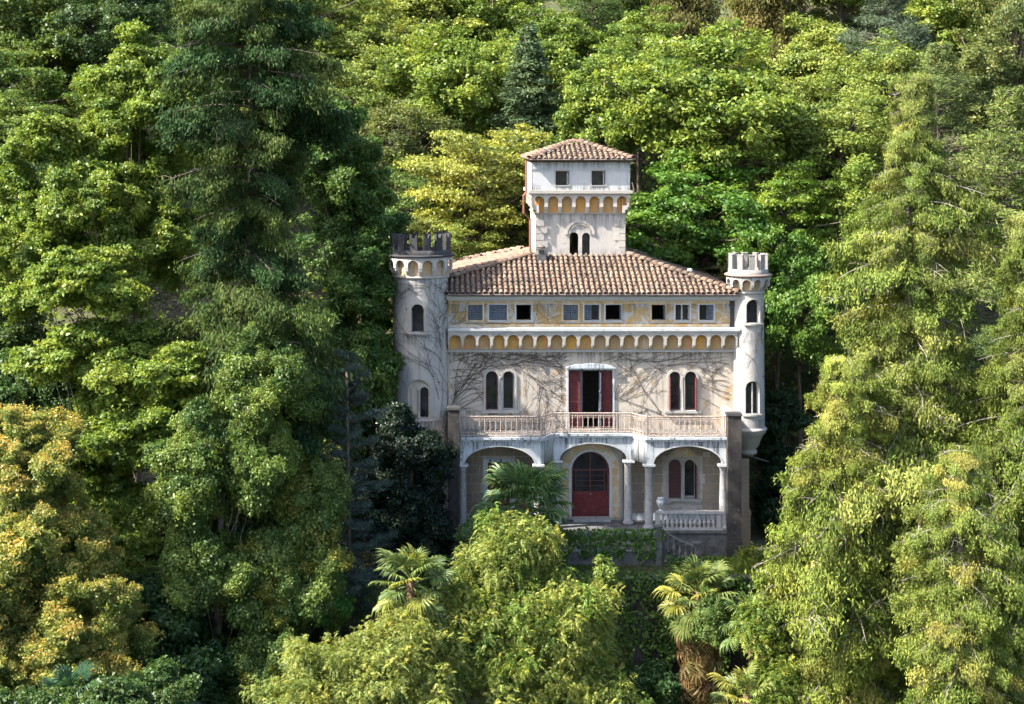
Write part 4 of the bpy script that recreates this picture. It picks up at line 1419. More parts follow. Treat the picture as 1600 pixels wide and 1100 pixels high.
creeper('bare_creeper', 'bare creeper twigs on the attic wall below the left eaves', [(-7.0, 9.45, 0.6), (-6.95, 9.6, 0.9), (-6.6, 9.45, 0.7), (-6.95, 9.5, 0.3), (-2.9, 9.45, 1.2), (-2.7, 9.6, 0.4), (-2.8, 10.3, -0.5), (-1.6, 9.5, 2.0), (-6.9, 10.1, 0.4)], lambda x, z: XL < x < -0.2 and 9.43 < z < 10.7, [(FX(a) - .02, FX(b) + .02, FZ(500), FZ(476)) for a, b, _ in attic], asurf, 30, 0.12, 0.010)
rsurf = lambda x, z, d: (rcx + (rr2 + 0.05 + d) * math.sin(x), rcy - (rr2 + 0.05 + d) * math.cos(x), z)
creeper('bare_creeper', 'bare creeper stems climbing the slim turret', [(0.4, 7.2, 1.9), (0.9, 6.9, 1.7), (-0.3, 7.5, 1.2), (0.8, 8.6, 2.0), (0.2, 8.0, 1.2)], lambda x, z: -0.9 < x < 1.3 and 6.9 < z < 10.9, [(-0.35, 0.65, FZ(503), FZ(464))], rsurf, 22, 0.12, 0.010)
# ================================================================== plants
def unit(v):
    return v / np.maximum(np.linalg.norm(v, axis=-1, keepdims=True), 1e-9)


def leaf_mesh(name, P, Nn, D, L, Wd, tone, fold=0.22, droop=0.15):
    """one four-cornered folded leaf for each point; all arrays are numpy"""
    n = len(P)
    S = unit(np.cross(Nn, D))
    L = np.asarray(L).reshape(-1, 1) * np.ones((n, 1))
    Wd = np.asarray(Wd).reshape(-1, 1) * np.ones((n, 1))
    base = P - D * L * 0.5
    tip = P + D * L * 0.5 - Nn * L * droop
    mid = P - D * L * 0.06
    a = mid + S * Wd * 0.5 + Nn * Wd * fold
    b = mid - S * Wd * 0.5 + Nn * Wd * fold
    V = np.stack([base, b, tip, a], 1).reshape(-1, 3).astype(np.float32)
    me = bpy.data.meshes.new(name)
    me.vertices.add(4 * n)
    me.vertices.foreach_set('co', V.ravel())
    me.loops.add(4 * n)
    me.loops.foreach_set('vertex_index', np.arange(4 * n, dtype=np.int32))
    me.polygons.add(n)
    me.polygons.foreach_set('loop_start', np.arange(0, 4 * n, 4, dtype=np.int32))
    at_ = me.attributes.new('tone', 'FLOAT', 'POINT')
    at_.data.foreach_set('value', np.repeat(np.clip(tone, 0, 1), 4).astype(np.float32))
    me.update(calc_edges=True)
    return me


def join_leaves(sets):
    return [np.concatenate([s[i] for s in sets]) for i in range(len(sets[0]))]


def clump_leaves(rng, C, S, O, per, L, Wd, flat=0.6, up=0.55, outw=0.45, rn=0.65, tspread=0.55, hang=0.0):
    """leaves of clumps at C with sizes S and outward directions O -> P,N,D,L,W,tone"""
    k = len(C)
    cnt = np.maximum((per * (S / S.mean()) ** 2).astype(int), 4)
    idx = np.repeat(np.arange(k), cnt)
    n = len(idx)
    d = unit(rng.normal(size=(n, 3)))
    flip = (d[:, 2] < -0.1) & (rng.random(n) < 0.6)
    d[flip, 2] *= -1
    r = rng.random(n) ** 0.45
    r = np.where(rng.random(n) < 0.14, r * rng.uniform(1.1, 1.5, n), r)
    lump = 1 + 0.35 * np.sin(d[:, 0] * 5 + idx) * np.cos(d[:, 1] * 4 + idx * 1.7)
    off = d * (r * lump * S[idx])[:, None]
    off[:, 2] *= flat
    if hang:
        hh = np.linalg.norm(off[:, :2], axis=1)
        off[:, 2] -= hang * hh * hh / np.maximum(S[idx], 0.1)
    P = C[idx] + off
    Nn = unit(d * 0.45 + O[idx] * outw + np.array([0, 0, up]) + rng.normal(size=(n, 3)) * rn)
    t = rng.normal(size=(n, 3)) + O[idx] * 0.6 + np.array([0, 0, -0.35])
    D = unit(t - Nn * np.sum(t * Nn, 1, keepdims=True))
    ct = rng.random(k)
    tone = ct[idx] * tspread + rng.random(n) * (1 - tspread)
    sz = rng.uniform(0.5, 1.45, n)
    return P, Nn, D, L * sz, Wd * sz, tone


def lump_fn(rng, amp=0.22, k=7):
    ph = rng.random((k, 3)) * 6.28
    fr = rng.uniform(1.5, 4.5, (k, 3))
    def f(d):
        s = 0
        for p, q in zip(ph, fr):
            s = s + np.sin(d[:, 0] * q[0] + p[0]) * np.sin(d[:, 1] * q[1] + p[1]) * np.sin(d[:, 2] * q[2] + p[2])
        return 1 + amp * s
    return f


def crown_points(rng, R_, n, inner=0.42, low=-0.65, amp=0.2):
    R_ = np.array(R_)
    lf = lump_fn(rng, amp)
    d = unit(rng.normal(size=(n * 3, 3)))
    d = d[d[:, 2] > low][:n]
    f = inner + (1 - inner) * rng.random(len(d)) ** 0.55
    C = d * R_ * (f * lf(d))[:, None]
    return C, unit(d / R_)


def limb_mesh(name, rng, C, top, start, r0=0.09, frac=0.6, n=4, sag=0.0):
    """limbs from the stem axis to the clumps"""
    mb = MB()
    pick = np.where(rng.random(len(C)) < frac)[0]
    for i in pick:
        c = C[i]
        z0 = start + (c[2] - start) * rng.uniform(0.25, 0.6)
        z0 = min(z0, top)
        a = np.array([0, 0, z0])
        m = (a + c) / 2 + rng.normal(size=3) * 0.18 + np.array([0, 0, 0.12 - sag])
        r = r0 * rng.uniform(0.5, 1.0)
        mb.tube([a, a * 0.6 + m * 0.4 + rng.normal(size=3) * 0.05, m, (m + c) / 2 + rng.normal(size=3) * 0.08, c], [r, r * 0.8, r * 0.62, r * 0.4, r * 0.15], n, False)
    return mb.mesh(name)


def trunk_mesh(rng, h, r0, r1, lean=0.02, n=8):
    mb = MB()
    pts, rad = [], []
    k = 8
    ph = rng.random() * 6
    for i in range(k + 1):
        t = i / k
        pts.append((lean * h * math.sin(ph + t * 3) * t, lean * h * math.cos(ph * 1.3 + t * 2.5) * t, -0.6 + (h + 0.6) * t))
        rad.append(r0 * (1.5 - 0.5 * min(1, t * 6)) * (1 - t) + r1 * t)
    mb.tube(pts, rad, n)
    return mb.mesh('trunk')


PROTO = {}


def proto_broad(key, seed, R_=(3.4, 3.4, 3.8), nc=240, per=160, L=0.19, Wd=0.115, size=0.62, flat=0.75, inner=0.5, up=0.32, amp=0.26, low=-0.75, hang=0.0, frac=0.3, rn=0.8, sag=0.0):
    rng = np.random.default_rng(seed)
    C, O = crown_points(rng, R_, nc, inner, low, amp)
    S = size * rng.uniform(0.6, 1.35, len(C))
    me = leaf_mesh('crown_' + key, *clump_leaves(rng, C, S, O, per, L, Wd, flat, up, rn=rn, hang=hang))
    lm = limb_mesh('limbs_' + key, rng, C, R_[2] * 0.8, -R_[2] * 1.0, frac=frac, sag=sag)
    PROTO[key] = dict(crown=me, limbs=lm, R=R_)


def conifer_parts(rng, H, rfun, nbr, per, L, Wd, droop=0.35, dirmix=(0.5, -0.7, 0.4), zmin=0.06, rise=0.15, side=0.35, start=0.25, thick=0.25, stem_r=0.035, bare=0.0, wav=0.25):
    """spray-bearing branches round a stem of height H; returns leaf arrays and a branch mesh"""
    mb = MB()
    sets = []
    zs = zmin + (1 - zmin) * rng.random(nbr) ** 1.15
    az = rng.random(nbr) * 2 * PI
    lobes = rng.random(4) * 6.28
    for t, a in zip(zs, az):
        wob = 1 + wav * (math.sin(2 * a + lobes[0] + 5 * t) + 0.7 * math.sin(3 * a + lobes[1] - 9 * t) + 0.6 * math.sin(17 * t + lobes[2])) * 0.6
        Lb = rfun(t) * wob * rng.uniform(0.72, 1.12)
        if Lb < 0.15: Lb = 0.15
        o = np.array([math.cos(a), math.sin(a), 0.0])
        sd = np.array([-math.sin(a), math.cos(a), 0.0])
        z0 = t * H
        curve = lambda s: np.outer(s * Lb, o) + np.outer(rise * Lb * s - droop * Lb * s * s, np.array([0, 0, 1.0])) + np.array([0, 0, z0])
        m = max(int(per * (0.35 + Lb / max(rfun(zmin), 0.1))), 6)
        s = start + (1 - start) * rng.random(m) ** 0.7
        P = curve(s)
        wid = side * Lb * (1.1 - s)[:, None] + 0.12
        P = P + sd * rng.normal(size=(m, 1)) * wid * 0.8 + rng.normal(size=(m, 3)) * np.array([0.08, 0.08, thick * 0.5])
        Dd = unit(o * dirmix[0] + np.array([0, 0, dirmix[1]]) + rng.normal(size=(m, 3)) * dirmix[2] + sd * rng.normal(size=(m, 1)) * 0.4)
        nn = rng.normal(size=(m, 3)) * 0.55 + o * 0.6 + np.array([0, 0, 0.45])
        Nn = unit(nn - Dd * np.sum(nn * Dd, 1, keepdims=True))
        tone = np.full(m, rng.random() * 0.5) + rng.random(m) * 0.5
        sz = rng.uniform(0.6, 1.35, m)
        if rng.random() >= bare:
            sets.append((P, Nn, Dd, L * sz, Wd * sz, tone))
        c = curve(np.linspace(0, 1, 5))
        mb.tube(c, [stem_r, stem_r * 0.8, stem_r * 0.6, stem_r * 0.4, stem_r * 0.15], 4, False)
        if bare and rng.random() < 0.5:
            for _ in range(3):
                q = curve(np.array([rng.uniform(0.4, 0.95)]))[0]
                e = q + o * rng.uniform(0.1, 0.5) + sd * rng.uniform(-0.5, 0.5) + np.array([0, 0, rng.uniform(-0.7, 0.2)])
                mb.tube([q, (q + e) / 2 + rng.normal(size=3) * 0.05, e], [stem_r * 0.5, stem_r * 0.4, stem_r * 0.2], 3, False)
    return join_leaves(sets), mb


def proto_conifer(key, seed, H, R0, shape, nbr, per, L, Wd, **kw):
    rng = np.random.default_rng(seed)
    arr, mb = conifer_parts(rng, H, lambda t: R0 * shape(t), nbr, per, L, Wd, **kw)
    PROTO[key] = dict(crown=leaf_mesh('crown_' + key, *arr, fold=0.1, droop=0.1), limbs=mb.mesh('limbs_' + key), H=H, R0=R0)


SH_CONE = lambda t: (1 - t) ** 0.75 + 0.02
SH_BULGE = lambda t: min(1, 0.55 + t * 2.2) * (1 - t) ** 0.6 + 0.02
SH_PINE = lambda t: (1 - t) ** 0.5 * (0.75 + 0.25 * math.sin(t * 20)) + 0.03

proto_broad('round_a', 1)
proto_broad('round_b', 2, amp=0.30, size=0.58, nc=260)
proto_broad('round_c', 3, R_=(3.6, 3.4, 3.4), size=0.68, nc=230, amp=0.28)
proto_broad('airy', 4, nc=250, per=105, size=0.6, L=0.16, Wd=0.095, amp=0.32, frac=0.6)
proto_broad('layered', 5, R_=(3.8, 3.6, 3.4), nc=190, per=170, size=0.85, flat=0.36, up=0.6, L=0.18, Wd=0.095, amp=0.25, frac=0.6)
proto_broad('layered_b', 6, R_=(3.6, 3.6, 3.6), nc=220, per=165, size=0.72, flat=0.5, up=0.45, amp=0.28, frac=0.5)
proto_conifer('spruce', 7, 12, 2.6, SH_CONE, 300, 95, 0.28, 0.075, droop=0.30, dirmix=(0.7, -0.25, 0.45), rise=0.12)
proto_conifer('weeping', 8, 13, 3.2, SH_BULGE, 280, 100, 0.32, 0.07, droop=0.42, dirmix=(0.25, -0.95, 0.3), rise=0.3, thick=0.6)
proto_conifer('pine', 9, 12, 3.8, SH_PINE, 200, 140, 0.26, 0.045, droop=0.02, dirmix=(0.55, 0.45, 0.7), rise=0.18, thick=0.30, start=0.4, side=0.45, stem_r=0.05)


def plant(kind, px, py_top, Y, half_px, py_bot, color, name, label, group='trees on the hillside', bark='bark', mat=None, rz=None, trunk_r=0.16, cat='tree', depth=1.0, lean=0.02):
    """a tree whose crown spans 2*half_px by (py_top..py_bot) when seen from the photograph's place"""
    rng = np.random.default_rng(int(abs(px * 7 + py_top * 13 + Y * 29)) + 5)
    X, zt = at(px, py_top, Y)
    _, zb = at(px, py_bot, Y)
    hw = half_px * (1.14 if group == 'trees on the hillside' else 1) * (Y - CAMY) / FPX
    g = ground_z(X, Y)
    pr = PROTO[kind]
    e = empty(name, (X, Y, g), label, cat, group)
    rz = rng.random() * 6.28 if rz is None else rz
    if 'R' in pr:
        Rp = pr['R']
        hh = (zt - zb) / 2
        zc = (zt + zb) / 2 - g
        sc = (hw / (Rp[0] + 0.45), depth * hw / (Rp[1] + 0.45), hh / (Rp[2] + 0.35))
        loc = (0, 0, zc)
        th = zc + hh * 0.55
    else:
        h = zt - zb
        sc = (hw / pr['R0'], depth * hw / pr['R0'], h / pr['H'])
        loc = (0, 0, zb - g)
        th = (zt - g) * 0.97
    put('trunk', trunk_mesh(rng, max(th, 1), trunk_r, 0.035, lean), bark, e, True)
    for nm, key, mt in (('crown', 'crown', mat or ('needle' if 'H' in pr else 'leaf')), ('branches', 'limbs', bark)):
        o = bpy.data.objects.new(nm, pr[key])
        COL.objects.link(o)
        if not pr[key].materials:
            pr[key].materials.append(None)
        o.material_slots[0].link = 'OBJECT'
        o.material_slots[0].material = M[mt]
        o.parent = e
        o.location = loc
        o.scale = sc
        o.rotation_euler.z = rz
        o.color = (*color, 1)
    return e


BG = (0.150, 0.212, 0.036)     # fresh green
YG = (0.180, 0.232, 0.048)     # yellow green
MG = (0.098, 0.152, 0.032)     # mid green
DG = (0.052, 0.092, 0.026)     # dark green
OL = (0.125, 0.150, 0.042)     # olive
GO = (0.225, 0.250, 0.050)     # golden

H_ = [
    # kind, px, top, Y, half, bottom, colour, name, label
    ('round_b', 55, -70, 27, 105, 150, MG, 'broadleaf_tree', 'dark shaded broadleaf tree in the upper left corner'),
    ('round_a', 175, -60, 24, 85, 140, DG, 'broadleaf_tree', 'dark broadleaf tree between upper left corner and the dark conifer'),
    ('layered_b', 40, 150, 14, 95, 290, MG, 'broadleaf_tree', 'shaded layered tree under the upper left corner trees'),
    ('round_b', 175, 90, 20, 70, 220, BG, 'broadleaf_tree', 'small sunlit tree in the clearing at the upper left'),
    ('airy', 520, -40, 38, 90, 110, YG, 'broadleaf_tree', 'yellow green tree at the top edge right of the dark conifer'),
    ('airy', 545, 75, 29, 100, 270, YG, 'broadleaf_tree', 'thin twiggy yellow green tree right of the dark conifer'),
    ('round_a', 660, -50, 42, 100, 120, YG, 'broadleaf_tree', 'yellow green tree at the top edge above the layered golden tree'),
    ('round_b', 770, -40, 40, 80, 120, BG, 'broadleaf_tree', 'fresh green tree at the top edge left of the dark pine'),
    ('round_c', 700, 62, 28, 110, 260, BG, 'broadleaf_tree', 'rounded fresh green tree left of the blue grey spruce'),
    ('airy', 610, 160, 23, 85, 330, OL, 'broadleaf_tree', 'thinly leafed olive tree above the thick round tower'),
    ('airy', 660, 255, 17, 80, 400, MG, 'broadleaf_tree', 'dim green tree in the hollow behind the golden layered tree'),
    ('layered', 752, 188, 13, 108, 405, GO, 'broadleaf_tree', 'golden layered tree just left of the square tower'),
    ('spruce', 826, 40, 24, 78, 330, (0.066, 0.104, 0.048), 'spruce_tree', 'blue grey spruce behind the square tower'),
    ('pine', 925, -60, 37, 85, 190, DG, 'pine_tree', 'dark pine at the top edge above the square tower'),
    ('round_b', 945, 75, 21, 75, 260, BG, 'broadleaf_tree', 'fresh green tree rising right behind the square tower roof'),
    ('weeping', 1065, -110, 38, 85, 170, (0.085, 0.085, 0.026), 'cypress_tree', 'brownish drooping conifer at the top edge right of the pine'),
    ('weeping', 1195, -80, 36, 95, 190, (0.100, 0.090, 0.026), 'cypress_tree', 'wider brownish drooping conifer at the top edge'),
    ('round_c', 1100, 62, 16, 140, 300, BG, 'broadleaf_tree', 'large rounded fresh green tree right of the square tower'),
    ('layered_b', 1090, 240, 12, 130, 470, (0.090, 0.175, 0.026), 'broadleaf_tree', 'lower green tree behind the right end of the tiled roof'),
    ('round_a', 1285, 25, 31, 80, 190, YG, 'broadleaf_tree', 'yellow green tree between drooping conifers and the pale pine'),
    ('pine', 1385, -110, 25, 85, 170, (0.085, 0.120, 0.075), 'pine_tree', 'pale blue green pine with visible trunk at the top edge'),
    ('round_b', 1490, -40, 34, 85, 120, BG, 'broadleaf_tree', 'fresh green tree at the top edge right of the pale pine'),
    ('airy', 1590, -30, 30, 80, 240, OL, 'broadleaf_tree', 'olive tree at the upper right corner'),
    ('airy', 1310, 140, 17, 105, 330, YG, 'broadleaf_tree', 'broad yellow green tree above the slim turret'),
    ('layered_b', 1215, 265, 10, 80, 430, (0.145, 0.215, 0.026), 'broadleaf_tree', 'light green layered tree beside the slim turret battlements'),
    ('pine', 1470, 70, 11, 95, 330, (0.115, 0.150, 0.050), 'pine_tree', 'soft pale green pine behind the tall drooping conifer'),
    ('pine', 1575, 140, 4, 115, 500, (0.110, 0.150, 0.040), 'pine_tree', 'feathery pine with plate like boughs at the right edge'),
    ('round_a', 1250, 360, 7, 75, 600, (0.080, 0.160, 0.026), 'broadleaf_tree', 'green leafy tree between slim turret and the drooping conifer'),
    ('pine', 1600, 380, 0, 90, 640, (0.090, 0.135, 0.040), 'pine_tree', 'lower pine bough cluster at the right edge'),
    ('round_b', 430, -60, 34, 100, 150, YG, 'broadleaf_tree', 'yellow green tree hidden behind the dark conifer top'),
    ('round_a', 300, -60, 30, 90, 130, MG, 'broadleaf_tree', 'mid green tree behind the dark conifer top'),
    ('airy', 730, 330, 12, 80, 440, YG, 'shrub', 'twiggy yellow green shrub behind the roof left of the square tower'),
    ('round_b', 1160, 420, 13, 90, 560, MG, 'shrub', 'green shrub behind the right roof corner'),
    ('round_b', 20, 280, 8, 90, 480, DG, 'broadleaf_tree', 'dark tree in shade at the left edge'),
    ('layered_b', -30, 60, 19, 110, 240, MG, 'broadleaf_tree', 'mid green tree cut by the left picture edge near the top'),
    ('round_b', 110, 40, 31, 90, 190, BG, 'broadleaf_tree', 'fresh green tree glimpsed between the upper left trunks'),
    ('round_c', -10, 420, 2, 90, 620, (0.045, 0.085, 0.022), 'broadleaf_tree', 'shaded tree at the left edge above the orange tipped tree'),
    ('airy', 600, 30, 35, 90, 170, YG, 'broadleaf_tree', 'pale yellow green tree high between conifer and spruce'),
    ('round_a', 860, 10, 33, 80, 170, BG, 'broadleaf_tree', 'fresh green tree above the blue grey spruce'),
    ('layered_b', 1000, 20, 30, 85, 190, BG, 'broadleaf_tree', 'fresh green tree between the pine and drooping conifers'),
    ('airy', 1400, 60, 22, 100, 260, YG, 'broadleaf_tree', 'yellow green tree in front of the pale pine'),
    ('round_b', 1520, 60, 20, 95, 240, OL, 'broadleaf_tree', 'olive green tree above the feathery pine'),
    ('round_a', 1190, 130, 25, 80, 300, YG, 'broadleaf_tree', 'yellow green tree behind the large rounded tree'),
    ('round_b', 900, 230, 15, 90, 420, BG, 'broadleaf_tree', 'green tree directly behind the square tower'),
    ('layered', 640, 330, 14, 90, 470, OL, 'broadleaf_tree', 'dull layered tree just above the thick round tower battlements'),
    ('round_a', 1330, 250, 12, 100, 460, BG, 'broadleaf_tree', 'green tree behind the left flank of the drooping conifer'),
    ('round_a', 560, 300, 13, 80, 470, (0.045, 0.095, 0.024), 'broadleaf_tree', 'dark green tree left behind the thick round tower'),
]
for r_ in H_:
    plant(*r_)
# the wood goes on uphill, beyond the top of the picture
wr = random.Random(4)
for i in range(16):
    X = -52 + 7 * i + wr.uniform(-2, 2)
    for Y in (50 + wr.uniform(-3, 3), 62 + wr.uniform(-4, 4)):
        s = FPX / (Y - CAMY)
        px = VX + (X - CAMX) * s
        py = VY + (CAMZ - ground_z(X, Y) - 10) * s
        k = wr.choice(['round_a', 'round_b', 'airy', 'round_c'])
        plant(k, px, py, Y, 3.9 * s, py + 8.5 * s, wr.choice([BG, YG, MG]), 'broadleaf_tree', 'green tree of the wood on the upper slope', 'trees high on the slope')

# the same wood on both sides of the garden, outside the picture
for i in range(13):
    Y = -26 + 6 * i
    for side in (-1, 1):
        for off in (7, 15):
            edge = CAMX + (920 if side > 0 else -680) / FPX * (Y - CAMY)
            X = edge + side * (off + wr.uniform(-1, 2))
            yy = Y + wr.uniform(-2, 2)
            s = FPX / (yy - CAMY)
            px = VX + (X - CAMX) * s
            py = VY + (CAMZ - ground_z(X, yy) - 9) * s
            plant(wr.choice(['round_a', 'round_b', 'round_c', 'layered_b']), px, py, yy, 4.0 * s, py + 8.2 * s, wr.choice([BG, YG, MG]), 'broadleaf_tree',
                  'green tree of the wood beyond the %s side of the garden' % ('right' if side > 0 else 'left'), 'trees %s of the garden' % ('right' if side > 0 else 'left'))

# ---------------------------------------------------------------- near trees: boughs that share their meshes
BOUGH = {}


def bough_leafy(key, n_var, seed, flat=0.8, L=0.165, Wd=0.10, up=0.32, hang=0.0, sub=12, per=150, mat='leaf', tip=False, rn=0.8, sub_r=0.42):
    out = []
    for v in range(n_var):
        rng = np.random.default_rng(seed + v)
        d = unit(rng.normal(size=(sub, 3)))
        C = d * (rng.random((sub, 1)) ** 0.5) * 0.75
        C[:, 2] *= flat
        S = sub_r * rng.uniform(0.7, 1.3, sub)
        O = unit(d + np.array([0.4, 0, 0.2]))
        P, Nn, D, l, w, t = clump_leaves(rng, C, S, O, per, L, Wd, max(flat, 0.4), up, rn=rn, hang=hang, tspread=0.45)
        if tip:
            zz = (P[:, 2] - C[:, 2].mean()) / 0.7 + 0.25 * (np.linalg.norm(P[:, :2], axis=1) - 0.6)
            t = np.clip(0.42 + 0.45 * zz + rng.normal(size=len(P)) * 0.16, 0, 1)
        me = leaf_mesh('bough_' + key, P, Nn, D, l, w, t)
        me.materials.append(M[mat])
        out.append(me)
    BOUGH[key] = out


def bough_feather(key, n_var, seed, fronds=52, pairs=8, mat='vine_leaf'):
    """a loose head of drooping compound leaves"""
    out = []
    for v in range(n_var):
        rng = np.random.default_rng(seed + v)
        sets = []
        for i in range(fronds):
            d = unit(rng.normal(size=3) + np.array([0.2, 0, 0.35]))
            c0 = d * rng.uniform(0.15, 0.85) * np.array([1, 1, 0.85])
            o = unit(d * np.array([1, 1, 0.5]) + rng.normal(size=3) * 0.5)
            ln = rng.uniform(0.3, 0.62)
            u = (np.arange(pairs) + 0.5) / pairs
            ctr = c0 + np.outer(u * ln, o) + np.outer(-(u ** 2) * ln * rng.uniform(0.3, 0.9), np.array([0, 0, 1.0]))
            sd = unit(np.cross(o, np.array([0, 0, 1.0])) + rng.normal(size=3) * 0.25)
            up_ = unit(np.cross(sd, o)) 
            tt = rng.random() * 0.6
            for sg in (-1, 1):
                D = unit(sd * sg + o * 0.55 + np.array([0, 0, -0.35]) + rng.normal(size=(pairs, 3)) * 0.25)
                nn = up_ + rng.normal(size=(pairs, 3)) * 0.35
                Nn = unit(nn - D * np.sum(nn * D, 1, keepdims=True))
                sz = rng.uniform(0.75, 1.25, pairs) * (1.1 - 0.4 * u)
                sets.append((ctr + D * 0.06, Nn, D, 0.155 * sz, 0.062 * sz, tt + rng.random(pairs) * 0.4))
        me = leaf_mesh('bough_' + key, *join_leaves(sets))
        me.materials.append(M[mat])
        out.append(me)
    BOUGH[key] = out


def bough_spray(key, n_var, seed, length=3.0, nodes=30, per=46, L=0.21, Wd=0.062, fall=0.55, width=0.8, droop=0.25, mat='needle', dirmix=(0.35, -0.8, 0.4), puff=0.22):
    """a conifer bough along +X with sprays hanging in tassels"""
    out = []
    for v in range(n_var):
        rng = np.random.default_rng(seed + v)
        sets = []
        for i in range(nodes):
            s = 0.12 + 0.88 * ((i + rng.random()) / nodes) ** 0.8
            c = np.array([s * length, rng.normal() * width * 0.5 * (1.15 - 0.75 * s), 0.18 * length * s - droop * length * s * s + rng.normal() * 0.10])
            m = int(per * rng.uniform(0.5, 1.5))
            f = rng.random(m) ** 1.3
            P = c + rng.normal(size=(m, 3)) * np.array([puff, puff, puff * 0.5]) * (1 - 0.45 * f)[:, None]
            P[:, 2] -= f * fall * rng.uniform(0.5, 1.3)
            o = unit(np.array([[1.0, c[1] * 0.8, 0.0]]))
            D = unit(o * dirmix[0] + np.array([0, 0, dirmix[1]]) + rng.normal(size=(m, 3)) * dirmix[2])
            nn = rng.normal(size=(m, 3)) * 0.6 + o * 0.5 + np.array([0, 0, 0.5])
            Nn = unit(nn - D * np.sum(nn * D, 1, keepdims=True))
            sz = rng.uniform(0.6, 1.35, m)
            sets.append((P, Nn, D, L * sz, Wd * sz, rng.random() * 0.5 + rng.random(m) * 0.5))
        me = leaf_mesh('bough_' + key, *join_leaves(sets), fold=0.1, droop=0.12)
        me.materials.append(M[mat])
        tw = MB()
        xs = np.linspace(0, 1, 7)
        tw.tube([(x * length, 0.05 * math.sin(x * 9 + v), 0.18 * length * x - droop * length * x * x) for x in xs], [0.045, 0.04, 0.033, 0.027, 0.02, 0.014, 0.006], 4, False)
        for q in range(6):
            x = rng.uniform(0.2, 0.9)
            p = np.array([x * length, 0, 0.18 * length * x - droop * length * x * x])
            e = p + np.array([rng.uniform(0.1, 0.5), rng.choice((-1, 1)) * rng.uniform(0.2, 0.8), rng.uniform(-0.35, 0.15)])
            tw.tube([p, (p + e) / 2 + np.array([0, 0, 0.06]), e, e + np.array([0.08, 0.02, -rng.uniform(0.2, 0.55)])], [0.011, 0.009, 0.007, 0.003], 3, False)
        out.append((me, tw.mesh('twigs_' + key)))
    BOUGH[key] = out


bough_leafy('leafy', 4, 100)
bough_leafy('layer', 4, 110, flat=0.48, up=0.5)
bough_leafy('tipped', 4, 120, L=0.145, Wd=0.07, tip=True, mat='tipped_leaf', per=170)
bough_leafy('ivy', 4, 130, L=0.12, Wd=0.09, hang=0.35, per=190, rn=0.8)
bough_feather('vine', 5, 140)
bough_leafy('laurel', 3, 150, L=0.17, Wd=0.07, mat='glossy_leaf', per=210)
bough_leafy('sapling', 2, 160, L=0.18, Wd=0.13, per=110, sub=7)
bough_spray('dark', 5, 200, nodes=48, per=34, L=0.18, Wd=0.055, puff=0.17, width=1.0)
bough_spray('gold', 5, 210, nodes=48, per=30, L=0.17, Wd=0.055, fall=0.6, width=1.05, dirmix=(0.3, -0.8, 0.42), puff=0.15, droop=0.32)
bough_spray('cedar', 3, 220, length=2.0, nodes=34, per=46, L=0.15, Wd=0.028, fall=0.02, width=1.1, droop=0.08, dirmix=(0.35, 0.55, 0.75), puff=0.15)


def lobed(name, label, base, items, color, seed, nper=44, key='leafy', size=0.95, cat='tree', trunk_r=0.28, bark='bark', frac=0.5, squash=1.0, amp=0.22, inner=0.5, color2=None, share2=0.25, group=None, low=-0.7):
    """a tree or shrub whose lobes (px, py, Y, half width px, half height px, half depth m, weight) stand where the photograph shows them"""
    rng = np.random.default_rng(seed)
    bx, by = base
    g = ground_z(bx, by)
    B = np.array([bx, by, g])
    C, O = [], []
    for px, py, Y, rx, rz, ry, w in items:
        X, Z = at(px, py, Y)
        s = (Y - CAMY) / FPX
        sh = size * 0.55
        c, o = crown_points(rng, (max(rx * s - sh, 0.2), max(ry - sh * 0.6, 0.2), max(rz * s - sh * 0.7, 0.2)), max(int(nper * w), 3), inner, low, amp)
        C.append(c + np.array([X, Y, Z])); O.append(o)
    C, O = np.concatenate(C), np.concatenate(O)
    ok = C[:, 2] > np.array([ground_z(a, b) for a, b in C[:, :2]]) + 0.2
    C, O = C[ok] - B, O[ok]
    e = empty(name, (bx, by, g), label, cat, group)
    top = C[:, 2].max()
    put('trunk', trunk_mesh(rng, top * 0.8, trunk_r, 0.05, 0.02), bark, e, True)
    put('branches', limb_mesh('limbs', rng, C, top * 0.8, top * 0.1, r0=0.055 if trunk_r > 0.12 else 0.03, frac=frac * 0.12), bark, e, True)
    ms = BOUGH[key]
    for c, o_ in zip(C, O):
        o = put('bough', ms[int(rng.integers(len(ms)))], None, e)
        o.location = c
        az = math.atan2(o_[1], o_[0])
        o.rotation_euler = (rng.normal() * 0.15, 0.30 - 0.45 * max(0, o_[2]) + rng.normal() * 0.12, az + rng.normal() * 0.4)
        s = size * rng.uniform(0.65, 1.3)
        o.scale = (s, s, s * squash)
        if key == 'sapling': o['kind'] = 'stuff'
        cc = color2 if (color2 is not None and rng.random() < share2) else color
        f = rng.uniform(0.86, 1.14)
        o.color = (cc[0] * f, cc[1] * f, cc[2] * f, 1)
    return e


def px_base(px, Y): return at(px, 0, Y)[0], Y


